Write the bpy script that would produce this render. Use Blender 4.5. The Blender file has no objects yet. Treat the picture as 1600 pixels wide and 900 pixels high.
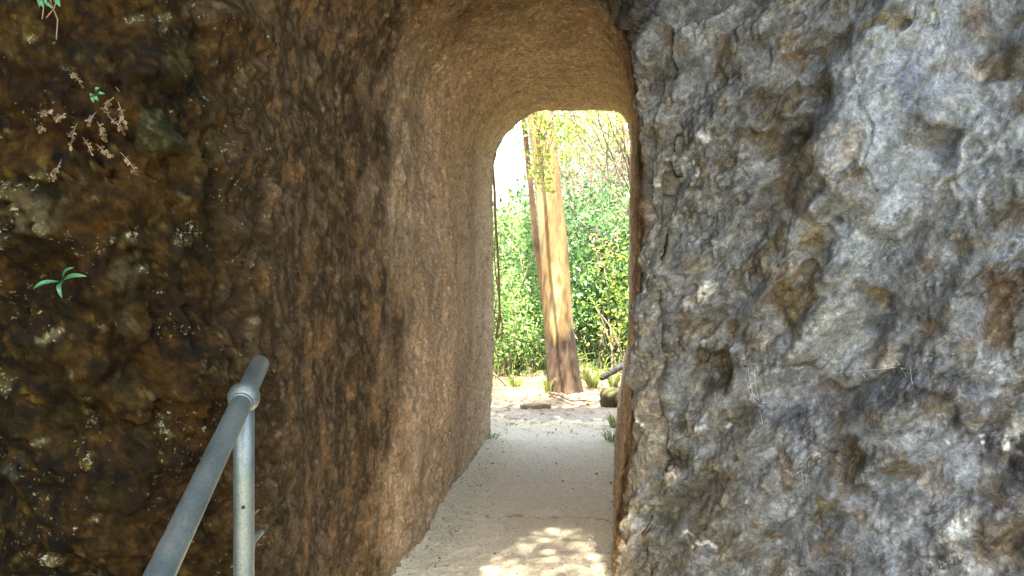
import bpy, math, random
import numpy as np
from mathutils import Vector

random.seed(11)
RNG = np.random.default_rng(11)
scene = bpy.context.scene
COL = scene.collection
R = math.radians

# ------------------------------------------------------------------ camera model (1600 x 900 photo pixels)
F = 1256.0
CAM = np.array([0.0, 0.0, 1.6])
PITCH = math.atan(80.0 / F)
FWD = np.array([0, math.cos(PITCH), -math.sin(PITCH)])
UPV = np.array([0, math.sin(PITCH), math.cos(PITCH)])


def project(p):
    d = p - CAM
    z = np.maximum(d @ FWD, 1e-3)
    return 800 + F * d[..., 0] / z, 450 - F * (d @ UPV) / z, d @ FWD


def at(px, py, y):
    """point on the sight line of a photo pixel at world depth y"""
    v = FWD + np.array([1, 0, 0]) * (px - 800) / F - UPV * (py - 450) / F
    return CAM + v * (y / v[1])


# ------------------------------------------------------------------ numpy noise
_perm = RNG.permutation(256).astype(np.int32)
_perm = np.concatenate([_perm, _perm, _perm])
_g = RNG.normal(size=(256, 3)).astype(np.float32)
_g /= np.linalg.norm(_g, axis=1, keepdims=True)


def perlin(p):
    p = np.asarray(p, np.float32)
    i = np.floor(p).astype(np.int32)
    f = p - i
    i &= 255
    u = f * f * f * (f * (f * 6 - 15) + 10)
    out = np.zeros(len(p), np.float32)
    for dx in (0, 1):
        wx = u[:, 0] if dx else 1 - u[:, 0]
        a = _perm[(i[:, 0] + dx) & 255]
        for dy in (0, 1):
            wy = u[:, 1] if dy else 1 - u[:, 1]
            b = _perm[a + ((i[:, 1] + dy) & 255)]
            for dz in (0, 1):
                wz = u[:, 2] if dz else 1 - u[:, 2]
                g = _g[_perm[b + ((i[:, 2] + dz) & 255)]]
                dot = g[:, 0] * (f[:, 0] - dx) + g[:, 1] * (f[:, 1] - dy) + g[:, 2] * (f[:, 2] - dz)
                out += wx * wy * wz * dot
    return out * 1.5


def fbm(p, scale, octv=3, seed=0, gain=0.5, ridged=False, stretch=None):
    q = np.asarray(p, np.float32) * scale
    if stretch is not None:
        q = q * np.array(stretch, np.float32)
    q = q + np.array([seed * 7.31, seed * 3.77 + 11, seed * 5.13 + 5], np.float32)
    out = np.zeros(len(q), np.float32)
    a = 1.0
    for k in range(octv):
        n = perlin(q)
        out += a * ((1 - 2 * np.abs(n)) if ridged else n)
        q = q * 2.03 + 3.7
        a *= gain
    return out


_cellr = RNG.random((4096, 6)).astype(np.float32)


def cells(p, scale, seed=0):
    """Worley cells: F1, F2-F1, a random triple per cell and the offset from the cell's point"""
    q = np.asarray(p, np.float32) * scale + seed * 17.3
    i0 = np.floor(q).astype(np.int32)
    f1 = np.full(len(q), 9, np.float32)
    f2 = f1.copy()
    rid = np.zeros(len(q), np.int32)
    off = np.zeros((len(q), 3), np.float32)
    for dx in (-1, 0, 1):
        for dy in (-1, 0, 1):
            for dz in (-1, 0, 1):
                c = i0 + np.array([dx, dy, dz], np.int32)
                h = (c[:, 0] * 73856093 ^ c[:, 1] * 19349663 ^ c[:, 2] * 83492791) & 4095
                d = q - (c + _cellr[h, :3])
                dist = np.sqrt((d * d).sum(1))
                nb = dist < f1
                f2 = np.where(nb, f1, np.minimum(f2, dist))
                f1 = np.where(nb, dist, f1)
                rid = np.where(nb, h, rid)
                off[nb] = d[nb]
    return f1, f2 - f1, _cellr[rid][:, 3:], off


def facets(p, scale, seed, tilt=1.0):
    """fractured rock: every cell is a tilted plane"""
    f1, edge, r, off = cells(p, scale, seed)
    return ((r - 0.5) * off).sum(1) * tilt * 2 + (r[:, 0] - 0.5) * 0.6, edge, r


def sstep(a, b, x):
    t = np.clip((x - a) / (b - a), 0, 1)
    return t * t * (3 - 2 * t)


def lerp(a, b, t):
    return a + (b - a) * t


# ------------------------------------------------------------------ object helpers
def mesh_np(name, V, Fq, mat=None, parent=None, smooth=True, attrs=None):
    """mesh from numpy arrays; Fq is (n,k) or a list of such arrays"""
    me = bpy.data.meshes.new(name)
    V = np.asarray(V, np.float32)
    fl = [np.asarray(f, np.int32) for f in (Fq if isinstance(Fq, list) else [Fq]) if len(f)]
    me.vertices.add(len(V))
    me.vertices.foreach_set('co', V.ravel())
    nl = sum(f.size for f in fl)
    nf = sum(len(f) for f in fl)
    me.loops.add(nl)
    me.loops.foreach_set('vertex_index', np.concatenate([f.ravel() for f in fl]))
    me.polygons.add(nf)
    tot = np.concatenate([np.full(len(f), f.shape[1], np.int32) for f in fl])
    st = np.concatenate([[0], np.cumsum(tot)[:-1]]).astype(np.int32)
    me.polygons.foreach_set('loop_start', st)
    me.polygons.foreach_set('loop_total', tot)
    me.update(calc_edges=True)
    me.polygons.foreach_set('use_smooth', np.full(nf, smooth))
    for k, a in (attrs or {}).items():
        a = np.asarray(a, np.float32)
        if a.ndim == 2:
            at_ = me.attributes.new(k, 'FLOAT_COLOR', 'POINT')
            at_.data.foreach_set('color', np.concatenate([a, np.ones((len(a), 1), np.float32)], 1).ravel())
        else:
            at_ = me.attributes.new(k, 'FLOAT', 'POINT')
            at_.data.foreach_set('value', a)
    if mat:
        me.materials.append(mat)
    o = bpy.data.objects.new(name, me)
    COL.objects.link(o)
    if parent is not None:
        o.parent = parent
        q_ = parent; off_ = Vector((0, 0, 0))
        while q_ is not None:
            off_ += Vector(q_.location); q_ = q_.parent
        o.location = -off_
    return o


def thing(name, label, cat, loc=(0, 0, 0), group=None):
    o = bpy.data.objects.new(name, None)
    COL.objects.link(o)
    o.empty_display_size = 0.1
    o.location = Vector([float(c) for c in loc])
    return tag(o, label, cat, group)


def tag(o, label=None, cat=None, group=None, kind=None):
    if label: o['label'] = label
    if cat: o['category'] = cat
    if group: o['group'] = group
    if kind: o['kind'] = kind
    return o


class MB:
    """collects tubes and sheets into one mesh"""
    def __init__(s):
        s.V, s.F, s.A, s.n = [], {3: [], 4: []}, [], 0

    def add(s, V, F, a=0.5):
        V = np.asarray(V, np.float32); F = np.asarray(F, np.int32)
        s.V.append(V); s.F[F.shape[1]].append(F + s.n)
        s.A.append(np.broadcast_to(np.asarray(a, np.float32), (len(V),)).copy())
        s.n += len(V)

    def tube(s, pts, rad, seg=8, a=0.5, cap=True, rough=0.0):
        pts = np.asarray(pts, float)
        rad = np.broadcast_to(np.asarray(rad, float), (len(pts),))
        T = np.gradient(pts, axis=0)
        T /= np.linalg.norm(T, axis=1, keepdims=True) + 1e-9
        ref = np.array([0, 0, 1.0]) if abs(T[0][2]) < 0.9 else np.array([1.0, 0, 0])
        rings = []
        th = np.linspace(0, 2 * np.pi, seg, endpoint=False)
        x = np.cross(ref, T[0])
        for k in range(len(pts)):
            x = x - T[k] * (x @ T[k]); x /= np.linalg.norm(x) + 1e-9
            y = np.cross(T[k], x)
            rr = rad[k] * (1 + rough * RNG.normal(size=seg)) if rough else np.full(seg, rad[k])
            rings.append(pts[k] + (np.cos(th) * rr)[:, None] * x + (np.sin(th) * rr)[:, None] * y)
        V = np.concatenate(rings)
        i = np.arange(seg); j = (i + 1) % seg
        Fq = np.concatenate([np.stack([k * seg + i, k * seg + j, (k + 1) * seg + j, (k + 1) * seg + i], 1)
                             for k in range(len(pts) - 1)])
        if cap:
            n = len(V)
            V = np.concatenate([V, pts[:1], pts[-1:]])
            s.add(V, Fq, a)
            base = s.n - len(V)
            m = (len(pts) - 1) * seg
            s.F[3].append(np.concatenate([np.stack([j, i, np.full(seg, n)], 1),
                                          np.stack([m + i, m + j, np.full(seg, n + 1)], 1)]).astype(np.int32) + base)
        else:
            s.add(V, Fq, a)

    def build(s, name, mat, parent=None, smooth=True):
        fs = [np.concatenate(f) for f in s.F.values() if f]
        return mesh_np(name, np.concatenate(s.V), fs, mat, parent, smooth, {'tint': np.concatenate(s.A)})


def leaf_cards(C, size, aspect=0.45, up=0.3, a=None, droop=None):
    """many small bent leaves, each two quads folded along the midrib; C centres (n,3)"""
    n = len(C)
    C = np.asarray(C, float)
    size = np.broadcast_to(np.asarray(size, float), (n,))
    ax = RNG.normal(size=(n, 3))
    if droop is not None:
        ax = ax * 0.6 + np.asarray(droop)
    ax /= np.linalg.norm(ax, axis=1, keepdims=True)
    nm = RNG.normal(size=(n, 3)); nm[:, 2] += up * 3
    sd = np.cross(ax, nm); sd /= np.linalg.norm(sd, axis=1, keepdims=True) + 1e-9
    nm = np.cross(sd, ax)
    L = (size / 2)[:, None]; W = (size * aspect / 2)[:, None]
    cup = 0.28
    p0 = C - ax * L
    p1 = C + sd * W - ax * L * 0.1 + nm * W * cup
    p2 = C + ax * L - nm * L * 0.25
    p3 = C - sd * W - ax * L * 0.1 + nm * W * cup
    V = np.stack([p0, p1, p2, p3], 1).reshape(-1, 3)
    b = np.arange(n) * 4
    Ft = np.concatenate([np.stack([b, b + 1, b + 2], 1), np.stack([b, b + 2, b + 3], 1)])
    if a is None:
        a = RNG.random(n)
    return V, Ft, np.repeat(a, 4)


# ------------------------------------------------------------------ materials
def new_mat(name):
    m = bpy.data.materials.new(name); m.use_nodes = True
    nt = m.node_tree; nt.nodes.clear()
    out = nt.nodes.new('ShaderNodeOutputMaterial')
    b = nt.nodes.new('ShaderNodeBsdfPrincipled')
    nt.links.new(b.outputs[0], out.inputs[0])
    return m, nt, b


def N(nt, typ, **kw):
    n = nt.nodes.new(typ)
    for k, v in kw.items():
        if k.startswith('_'):
            setattr(n, k[1:], v)
        else:
            n.inputs[k.replace('__', ' ')].default_value = v
    return n


def noise_node(nt, scale, detail=4, rough=0.6, stretch=None):
    tc = nt.nodes.new('ShaderNodeNewGeometry')
    src = tc.outputs['Position']
    if stretch:
        mp = nt.nodes.new('ShaderNodeMapping'); mp.inputs['Scale'].default_value = stretch
        nt.links.new(src, mp.inputs[0]); src = mp.outputs[0]
    n = nt.nodes.new('ShaderNodeTexNoise')
    n.inputs['Scale'].default_value = scale; n.inputs['Detail'].default_value = detail
    n.inputs['Roughness'].default_value = rough
    nt.links.new(src, n.inputs['Vector'])
    return n


def ramp(nt, src, stops):
    r = nt.nodes.new('ShaderNodeValToRGB')
    e = r.color_ramp.elements
    while len(e) < len(stops): e.new(0.5)
    for el, (p, c) in zip(e, stops):
        el.position = p; el.color = (*c, 1) if len(c) == 3 else c
    nt.links.new(src, r.inputs[0])
    return r


def mulcol(nt, a, b, fac=1.0):
    m = nt.nodes.new('ShaderNodeMix'); m.data_type = 'RGBA'; m.blend_type = 'MULTIPLY'
    m.inputs[0].default_value = fac
    nt.links.new(a, m.inputs[6]); nt.links.new(b, m.inputs[7])
    return m.outputs[2]


def bump(nt, b, srcs):
    prev = None
    for src, dist, st in srcs:
        n = nt.nodes.new('ShaderNodeBump'); n.inputs['Distance'].default_value = dist; n.inputs['Strength'].default_value = st
        nt.links.new(src, n.inputs['Height'])
        if prev: nt.links.new(prev, n.inputs['Normal'])
        prev = n.outputs[0]
    nt.links.new(prev, b.inputs['Normal'])


def rock_material(name, rough=0.85, spec=0.3, fine=(0.55, 1.5), bdist=0.004):
    m, nt, b = new_mat(name)
    at_ = nt.nodes.new('ShaderNodeAttribute'); at_.attribute_name = 'Col'
    n1 = noise_node(nt, 70, 5, 0.7)
    n2 = noise_node(nt, 260, 3, 0.6)
    r1 = ramp(nt, n1.outputs[0], [(0.30, (fine[0],) * 3), (0.5, (1, 1, 1)), (0.72, (fine[1],) * 3)])
    r2 = ramp(nt, n2.outputs[0], [(0.3, (0.6,) * 3), (0.5, (1, 1, 1)), (0.75, (1.5,) * 3)])
    c = mulcol(nt, at_.outputs[0], r1.outputs[0])
    c = mulcol(nt, c, r2.outputs[0])
    nt.links.new(c, b.inputs['Base Color'])
    rr = ramp(nt, n1.outputs[0], [(0.35, (rough - 0.25,) * 3), (0.6, (rough,) * 3)])
    nt.links.new(rr.outputs[0], b.inputs['Roughness'])
    b.inputs['Specular IOR Level'].default_value = spec
    bump(nt, b, [(n1.outputs[0], bdist, 0.9), (n2.outputs[0], bdist * 0.35, 0.9)])
    return m


def leaf_material(name, cols, trans=0.45, rough=0.36):
    m = bpy.data.materials.new(name); m.use_nodes = True
    nt = m.node_tree; nt.nodes.clear()
    out = nt.nodes.new('ShaderNodeOutputMaterial')
    b = nt.nodes.new('ShaderNodeBsdfPrincipled'); b.inputs['Roughness'].default_value = rough
    t = nt.nodes.new('ShaderNodeBsdfTranslucent')
    at_ = nt.nodes.new('ShaderNodeAttribute'); at_.attribute_name = 'tint'
    k = len(cols)
    rp = ramp(nt, at_.outputs['Fac'], [(i / (k - 1), c) for i, c in enumerate(cols)])
    nt.links.new(rp.outputs[0], b.inputs['Base Color'])
    g = nt.nodes.new('ShaderNodeGamma'); g.inputs[1].default_value = 0.8
    nt.links.new(rp.outputs[0], g.inputs[0]); nt.links.new(g.outputs[0], t.inputs[0])
    mx = nt.nodes.new('ShaderNodeMixShader'); mx.inputs[0].default_value = trans
    nt.links.new(b.outputs[0], mx.inputs[1]); nt.links.new(t.outputs[0], mx.inputs[2])
    nt.links.new(mx.outputs[0], out.inputs[0])
    return m


def plain_material(name, stops, scale=20, rough=0.8, stretch=None, bd=0.004, spec=0.3, metal=0.0):
    m, nt, b = new_mat(name)
    n1 = noise_node(nt, scale, 5, 0.65, stretch)
    rp = ramp(nt, n1.outputs[0], stops)
    nt.links.new(rp.outputs[0], b.inputs['Base Color'])
    b.inputs['Roughness'].default_value = rough; b.inputs['Specular IOR Level'].default_value = spec
    b.inputs['Metallic'].default_value = metal
    if bd: bump(nt, b, [(n1.outputs[0], bd, 0.8)])
    return m


def math_node(nt, op, a, b_=None, c_=None):
    m_ = nt.nodes.new('ShaderNodeMath'); m_.operation = op
    for k_, x in enumerate((a, b_, c_)):
        if x is None: continue
        if isinstance(x, (int, float)): m_.inputs[k_].default_value = x
        else: nt.links.new(x, m_.inputs[k_])
    return m_.outputs[0]


def cliff_material():
    m, nt, b = new_mat('weathered_rock')
    A = lambda n_: (lambda q_: (setattr(q_, 'attribute_name', n_), q_)[1])(nt.nodes.new('ShaderNodeAttribute'))
    col, fle, chp = A('Col'), A('Fleck'), A('Chip')
    n1 = noise_node(nt, 42, 4, 0.62); n2 = noise_node(nt, 120, 2, 0.5); n3 = noise_node(nt, 90, 3, 0.7)
    r1 = ramp(nt, n1.outputs[0], [(0.34, (0.74, 0.72, 0.70)), (0.44, (0.96, 0.96, 0.95)), (0.56, (1.02, 1.02, 1.01)), (0.64, (1.22, 1.19, 1.11))])
    r2 = ramp(nt, n2.outputs[0], [(0.3, (0.75,) * 3), (0.5, (1, 1, 1)), (0.75, (1.25,) * 3)])
    c = mulcol(nt, mulcol(nt, col.outputs[0], r1.outputs[0]), r2.outputs[0])
    # slaty chips, each with its own tone, lying along the bedding
    g = nt.nodes.new('ShaderNodeNewGeometry'); mp = nt.nodes.new('ShaderNodeMapping'); mp.vector_type = 'TEXTURE'
    mp.inputs['Rotation'].default_value = (0, R(-58), 0); mp.inputs['Scale'].default_value = (2.6, 1, 1)
    nd = noise_node(nt, 16, 2, 0.5)
    vm = nt.nodes.new('ShaderNodeVectorMath'); vm.operation = 'MULTIPLY_ADD'; vm.inputs[1].default_value = (0.05,) * 3
    nt.links.new(nd.outputs['Color'], vm.inputs[0]); nt.links.new(g.outputs['Position'], vm.inputs[2])
    nt.links.new(vm.outputs[0], mp.inputs[0])
    vo = nt.nodes.new('ShaderNodeTexVoronoi'); vo.inputs['Scale'].default_value = 50; nt.links.new(mp.outputs[0], vo.inputs['Vector'])
    sp = nt.nodes.new('ShaderNodeSeparateColor'); nt.links.new(vo.outputs['Color'], sp.inputs[0])
    rc_ = ramp(nt, sp.outputs[0], [(0.0, (0.55, 0.53, 0.50)), (0.5, (0.95, 0.95, 0.95)), (0.85, (1.25, 1.27, 1.28)), (1.0, (1.6, 1.6, 1.55))])
    mx = nt.nodes.new('ShaderNodeMix'); mx.data_type = 'RGBA'; mx.blend_type = 'MULTIPLY'
    nt.links.new(chp.outputs['Fac'], mx.inputs[0]); nt.links.new(c, mx.inputs[6]); nt.links.new(rc_.outputs[0], mx.inputs[7])
    c = mx.outputs[2]
    vo2 = nt.nodes.new('ShaderNodeTexVoronoi'); vo2.inputs['Scale'].default_value = 78; nt.links.new(vm.outputs[0], vo2.inputs['Vector'])
    sp2 = nt.nodes.new('ShaderNodeSeparateColor'); nt.links.new(vo2.outputs['Color'], sp2.inputs[0])
    rg = ramp(nt, sp2.outputs[0], [(0.0, (0.58, 0.56, 0.54)), (0.55, (1, 1, 1)), (0.9, (1.22, 1.2, 1.12)), (1.0, (1.7, 1.6, 1.35))])
    c = mulcol(nt, c, rg.outputs[0], 0.55)
    voc = nt.nodes.new('ShaderNodeTexVoronoi'); voc.feature = 'DISTANCE_TO_EDGE'; voc.inputs['Scale'].default_value = 17; nt.links.new(mp.outputs[0], voc.inputs['Vector'])
    nm_ = noise_node(nt, 7, 3, 0.6)
    thin = math_node(nt, 'MULTIPLY', math_node(nt, 'SUBTRACT', nm_.outputs[0], 0.43), 0.22)
    ck_ = math_node(nt, 'LESS_THAN', voc.outputs['Distance'], thin)
    ckm_ = math_node(nt, 'MULTIPLY', ck_, math_node(nt, 'MULTIPLY_ADD', chp.outputs['Fac'], 0.6, 0.15))
    mc = nt.nodes.new('ShaderNodeMix'); mc.data_type = 'RGBA'; mc.blend_type = 'MULTIPLY'; nt.links.new(ckm_, mc.inputs[0]); nt.links.new(c, mc.inputs[6]); mc.inputs[7].default_value = (0.40, 0.37, 0.33, 1)
    c = mc.outputs[2]
    # crisp lichen flecks where the mask allows them
    f = math_node(nt, 'MULTIPLY_ADD', fle.outputs['Fac'], 0.36, math_node(nt, 'MULTIPLY_ADD', n3.outputs[0], 0.7, math_node(nt, 'MULTIPLY', n1.outputs[0], 0.3)))
    rf = ramp(nt, f, [(0.69, (0, 0, 0)), (0.77, (1, 1, 1))])
    lc = ramp(nt, n2.outputs[0], [(0.3, (0.08, 0.07, 0.035)), (0.5, (0.17, 0.16, 0.09)), (0.7, (0.28, 0.27, 0.20))])
    m2 = nt.nodes.new('ShaderNodeMix'); m2.data_type = 'RGBA'
    nt.links.new(math_node(nt, 'MULTIPLY', rf.outputs[0], 0.8), m2.inputs[0]); nt.links.new(c, m2.inputs[6]); nt.links.new(lc.outputs[0], m2.inputs[7])
    nt.links.new(m2.outputs[2], b.inputs['Base Color'])
    rr = ramp(nt, n1.outputs[0], [(0.35, (0.72,) * 3), (0.6, (0.92,) * 3)])
    nt.links.new(rr.outputs[0], b.inputs['Roughness'])
    b.inputs['Specular IOR Level'].default_value = 0.06
    hv = math_node(nt, 'MULTIPLY', math_node(nt, 'SUBTRACT', sp.outputs[1], vo.outputs['Distance']), chp.outputs['Fac'])
    bump(nt, b, [(n1.outputs[0], 0.003, 0.8), (n2.outputs[0], 0.0008, 0.7), (hv, 0.0045, 0.9), (sp2.outputs[1], 0.0022, 0.8), (math_node(nt, 'MULTIPLY', ckm_, -1.0), 0.004, 0.8)])
    return m


M_ROCK = cliff_material()
M_PATH = rock_material('path_dirt', rough=0.95, spec=0.15, fine=(0.8, 1.15), bdist=0.003)
M_GROUND = rock_material('forest_soil', rough=0.95, spec=0.1, fine=(0.6, 1.4), bdist=0.006)
M_LEAF = leaf_material('shrub_leaf', [(0.036, 0.09, 0.022), (0.102, 0.204, 0.042), (0.288, 0.408, 0.108)])
M_LEAFD = leaf_material('dark_leaf', [(0.025, 0.069, 0.023), (0.069, 0.161, 0.046), (0.196, 0.333, 0.092)], 0.35, 0.3)
M_LEAFY = leaf_material('lime_leaf', [(0.135, 0.23, 0.027), (0.243, 0.324, 0.034), (0.405, 0.405, 0.054)], 0.55)
M_LEAFG = leaf_material('olive_leaf', [(0.116, 0.123, 0.066), (0.198, 0.198, 0.099), (0.281, 0.264, 0.132)], 0.35)
M_SPRIG = leaf_material('sprig_leaf', [(0.018, 0.09, 0.028), (0.03, 0.13, 0.045), (0.05, 0.17, 0.06)], 0.2, 0.4)
M_DRYFERN = leaf_material('dry_leaf', [(0.03, 0.016, 0.007), (0.075, 0.05, 0.027), (0.19, 0.145, 0.085)], 0.2, 0.9)
M_DRYFERN.node_tree.nodes['Principled BSDF'].inputs['Specular IOR Level'].default_value = 0.05
M_GRASS = leaf_material('grass_blade', [(0.07, 0.13, 0.02), (0.15, 0.22, 0.04), (0.32, 0.31, 0.10)], 0.4)
M_LITTER = leaf_material('fallen_leaf', [(0.13, 0.07, 0.03), (0.26, 0.17, 0.08), (0.42, 0.32, 0.18)], 0.1, 0.8)
M_TWIG = plain_material('twig_bark', [(0.3, (0.10, 0.07, 0.045)), (0.7, (0.24, 0.18, 0.12))], 30)
M_DARKBARK = plain_material('dark_bark', [(0.3, (0.035, 0.028, 0.02)), (0.7, (0.11, 0.09, 0.065))], 14, 0.9, (1, 1, 0.25), 0.012)

# ------------------------------------------------------------------ the rock with the tunnel cut through it
NV = 1160
Y_EXIT = 6.3


def profile(v, y):
    """tunnel cross-section: v in 0..1 from the left foot over the crown to the right foot"""
    xl = -0.66 + 0.143 * (y - 2.7)
    xl = xl + 0.5 * (np.sqrt((-0.63 - xl) ** 2 + 0.003) + (-0.63 - xl)) * (y < 3.4)
    xr = 0.485 + 0.134 * (y - 3.0)
    k = np.clip((y - 2.7) / 3.6, 0, 1)
    zt = lerp(2.74, 2.57, k)
    rhl, rvl = lerp(0.50, 0.44, k), lerp(0.66, 0.52, k)
    rhr, rvr = lerp(0.40, 0.16, k), lerp(0.78, 0.28, k)
    b = [0, .36, .50, .585, .69, 1.0]
    x = np.zeros_like(v); z = np.zeros_like(v)
    t = (v - b[0]) / (b[1] - b[0]); m = v <= b[1]
    x = np.where(m, xl, x); z = np.where(m, lerp(-0.2, zt - rvl, t), z)
    t = np.clip((v - b[1]) / (b[2] - b[1]), 0, 1) * np.pi / 2; m = (v > b[1]) & (v <= b[2])
    x = np.where(m, xl + rhl * (1 - np.cos(t)), x); z = np.where(m, zt - rvl + rvl * np.sin(t), z)
    t = (v - b[2]) / (b[3] - b[2]); m = (v > b[2]) & (v <= b[3])
    x = np.where(m, lerp(xl + rhl, xr - rhr, t), x); z = np.where(m, zt, z)
    t = np.clip((v - b[3]) / (b[4] - b[3]), 0, 1) * np.pi / 2; m = (v > b[3]) & (v <= b[4])
    x = np.where(m, xr - rhr * (1 - np.sin(t)), x); z = np.where(m, zt - rvr + rvr * np.cos(t), z)
    t = (v - b[4]) / (b[5] - b[4]); m = v > b[4]
    x = np.where(m, xr, x); z = np.where(m, lerp(zt - rvr, -0.2, t), z)
    # the right wall stands out a little at its foot, the left one leans in
    x = x - np.where(v > .585, 0.10 * sstep(1.1, 0.0, z), 0) - np.where(v < .5, 0.03 * sstep(0.8, 0, z), 0)
    return x, z


def yface(x, z):
    left = 1.71 + 0.03 * (x + 1.3) + 0.06 * np.sin(2.1 * z + 0.6)
    right = 3.0 - 0.55 * (x - 0.5) + 0.05 * np.sin(1.7 * z)
    right = np.maximum(right, 1.7)
    left = left - 2.6 * sstep(-1.38, -3.4, x) - 0.75 * sstep(2.45, 3.5, z) * sstep(-0.3, -1.0, x)  # unseen wall return and overhang added to keep skylight off the left face
    w = sstep(-0.75, 0.42, x)
    return lerp(left, right, w) + 0.55 * sstep(2.3, 2.9, z) * sstep(-1.1, -0.4, x) * sstep(1.2, 0.5, x)


v = np.linspace(0, 1, NV)
bq = np.array([0, .36, .50, .585, .69, 1.0])
Qx = np.interp(v, bq, [-3.6, -3.6, -1.2, 1.2, 3.8, 3.8])
Qz = np.interp(v, bq, [-0.25, 5.2, 6.0, 6.0, 5.2, -0.25])
rlip = np.interp(v, [0, .3, .45, .54, .66, .72, 1], [.52, .50, .36, .2, .13, .10, .10])
px0, pz0 = profile(v, np.full(NV, 2.7))
dx, dz = Qx - px0, Qz - pz0
dl = np.sqrt(dx * dx + dz * dz)
dx, dz = dx / dl, dz / dl
ym = yface(px0 + rlip * dx, pz0 + rlip * dz) + rlip
px0, pz0 = profile(v, ym)
dx, dz = Qx - px0, Qz - pz0
dl = np.sqrt(dx * dx + dz * dz); dx, dz = dx / dl, dz / dl
rows, seg_id = [], []


def row(x, y, z, sid):
    rows.append(np.stack([x, np.broadcast_to(y, x.shape), z], 1)); seg_id.append(sid)


# back outer contour and the sheet over the top
pxe, pze = profile(v, np.full(NV, Y_EXIT))
Bx = np.interp(v, bq, [-3.4, -3.2, -0.6, 0.9, 4.2, 4.4]); Bz = np.interp(v, bq, [-0.25, 2.5, 2.69, 2.69, 2.6, -0.25])
bdx, bdz = Bx - pxe, Bz - pze
QyF = yface(Qx, Qz)
for t in np.linspace(0, 1, 14)[:-1]:
    row(lerp(Qx, Bx, t), lerp(QyF, Y_EXIT + 0.1, t), lerp(Qz, Bz, t) + 0.0, 0)
for t in np.linspace(1, 0, 26) ** 2:
    r = 0.07
    row(pxe + bdx * t * 0.985 + bdx / np.hypot(bdx, bdz) * r * (1 - t), np.full(NV, Y_EXIT + 0.1 * t), pze + bdz * t * 0.985 + bdz / np.hypot(bdx, bdz) * r * (1 - t), 0)
un = np.hypot(bdx, bdz)
for a in np.linspace(0, np.pi / 2, 10)[1:]:
    rr = 0.07 * (1 - np.sin(a))
    row(pxe + bdx / un * rr, Y_EXIT - 0.07 * (1 - np.cos(a)) + 0 * pxe, pze + bdz / un * rr, 1)
for t in np.linspace(0, 1, 300)[1:-1]:
    y0 = Y_EXIT - 0.07
    y = y0 * (ym / y0) ** t
    x, z = profile(v, y)
    row(x, y, z, 1)
for a in np.linspace(0, np.pi / 2, 110):
    rr = rlip * (1 - np.cos(a))
    row(px0 + dx * rr, ym - rlip * np.sin(a), pz0 + dz * rr, 2)
for t in np.linspace(0, 1, 270)[1:]:
    rr = rlip + t * 1.35
    x, z = px0 + dx * rr, pz0 + dz * rr
    row(x, yface(x, z), z, 3)
for t in np.linspace(0, 1, 26)[1:]:
    rr = lerp(rlip + 1.35, dl, t ** 1.3)
    x, z = px0 + dx * rr, pz0 + dz * rr
    row(x, yface(x, z), z, 3)
G = np.array(rows)                      # (NU, NV, 3)
NU = len(G)
SID = np.repeat(np.array(seg_id), NV)
du = np.gradient(G, axis=0); dv = np.gradient(G, axis=1)
Nn = np.cross(dv, du); Nn /= np.linalg.norm(Nn, axis=2, keepdims=True) + 1e-12
P = G.reshape(-1, 3).astype(np.float32); NRM = Nn.reshape(-1, 3).astype(np.float32)
VV = np.tile(v, NU)
# normals must point out of the rock (towards the void)
mid = (NU - 296 - 60) * NV + int(NV * 0.8)
if NRM[mid] @ (CAM - P[mid]) < 0:
    NRM = -NRM
    FLIP = True
else:
    FLIP = False
PX, PY, PD = project(P.astype(np.float64))
PX = PX.astype(np.float32); PY = PY.astype(np.float32)
front = SID >= 2
w1 = fbm(P, 3.0, 3, 1); w2 = fbm(P, 3.0, 3, 2); w3 = fbm(P, 14, 3, 3); w4 = fbm(P, 14, 3, 4)
PXw = PX + 24 * w1 + 12 * w3
PYw = PY + 24 * w2 + 12 * w4


def blob(cx, cy, rx, ry, ang=0, soft=0.5):
    c, s = math.cos(R(ang)), math.sin(R(ang))
    X = PXw - cx; Y = PYw - cy
    u_ = (X * c + Y * s) / rx; v_ = (-X * s + Y * c) / ry
    d = np.sqrt(u_ * u_ + v_ * v_)
    return (1 - sstep(1 - soft, 1 + soft, d)) * front


def stroke(pts, wid, soft=0.6):
    d = np.full(len(PX), 1e9, np.float32)
    for (ax, ay), (bx, by) in zip(pts[:-1], pts[1:]):
        ex, ey = bx - ax, by - ay
        t = np.clip(((PXw - ax) * ex + (PYw - ay) * ey) / (ex * ex + ey * ey), 0, 1)
        d = np.minimum(d, np.hypot(PXw - ax - t * ex, PYw - ay - t * ey))
    return (1 - sstep(wid * (1 - soft), wid * (1 + soft), d)) * front


# zones
right = sstep(0.60, 0.70, VV) * front                    # grey face on the right
right = np.where(SID == 1, 0, right)
tun = np.where(SID == 1, 1.0, 0).astype(np.float32)
leftz = front * (1 - right)
tun_s = np.where(SID == 2, sstep(0.5, 0.0, (P[:, 1] * 0 + np.repeat(np.array([
    0 if s != 2 else 1 for s in seg_id]), NV) * np.repeat(np.arange(NU) - seg_id.index(2), NV) / 110)), tun)

big = fbm(P, 1.6, 3, 5)
medn = fbm(P, 6.5, 4, 6)
Pw = P + 0.026 * np.stack([w3, w4, fbm(P, 14, 2, 7)], 1)
fa, ea, ra = facets(Pw, 4.2, 1)
fb, eb, rb = facets(Pw * np.array([1, 1, .8], np.float32), 13.0, 2)
fc, ec, rc = facets(Pw, 34.0, 3)
sm = fbm(P, 42, 3, 8, 0.6)
pick = fbm(P, 18, 4, 9, 0.55, False, (1, 1, 0.62))
rid = fbm(P, 9, 3, 10, 0.5, True)

MR = np.where((SID >= 2) & (VV > 0.57))[0]


def full(x):
    o_ = np.zeros((len(P),) + x.shape[1:], np.float32); o_[MR] = x
    return o_


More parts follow.
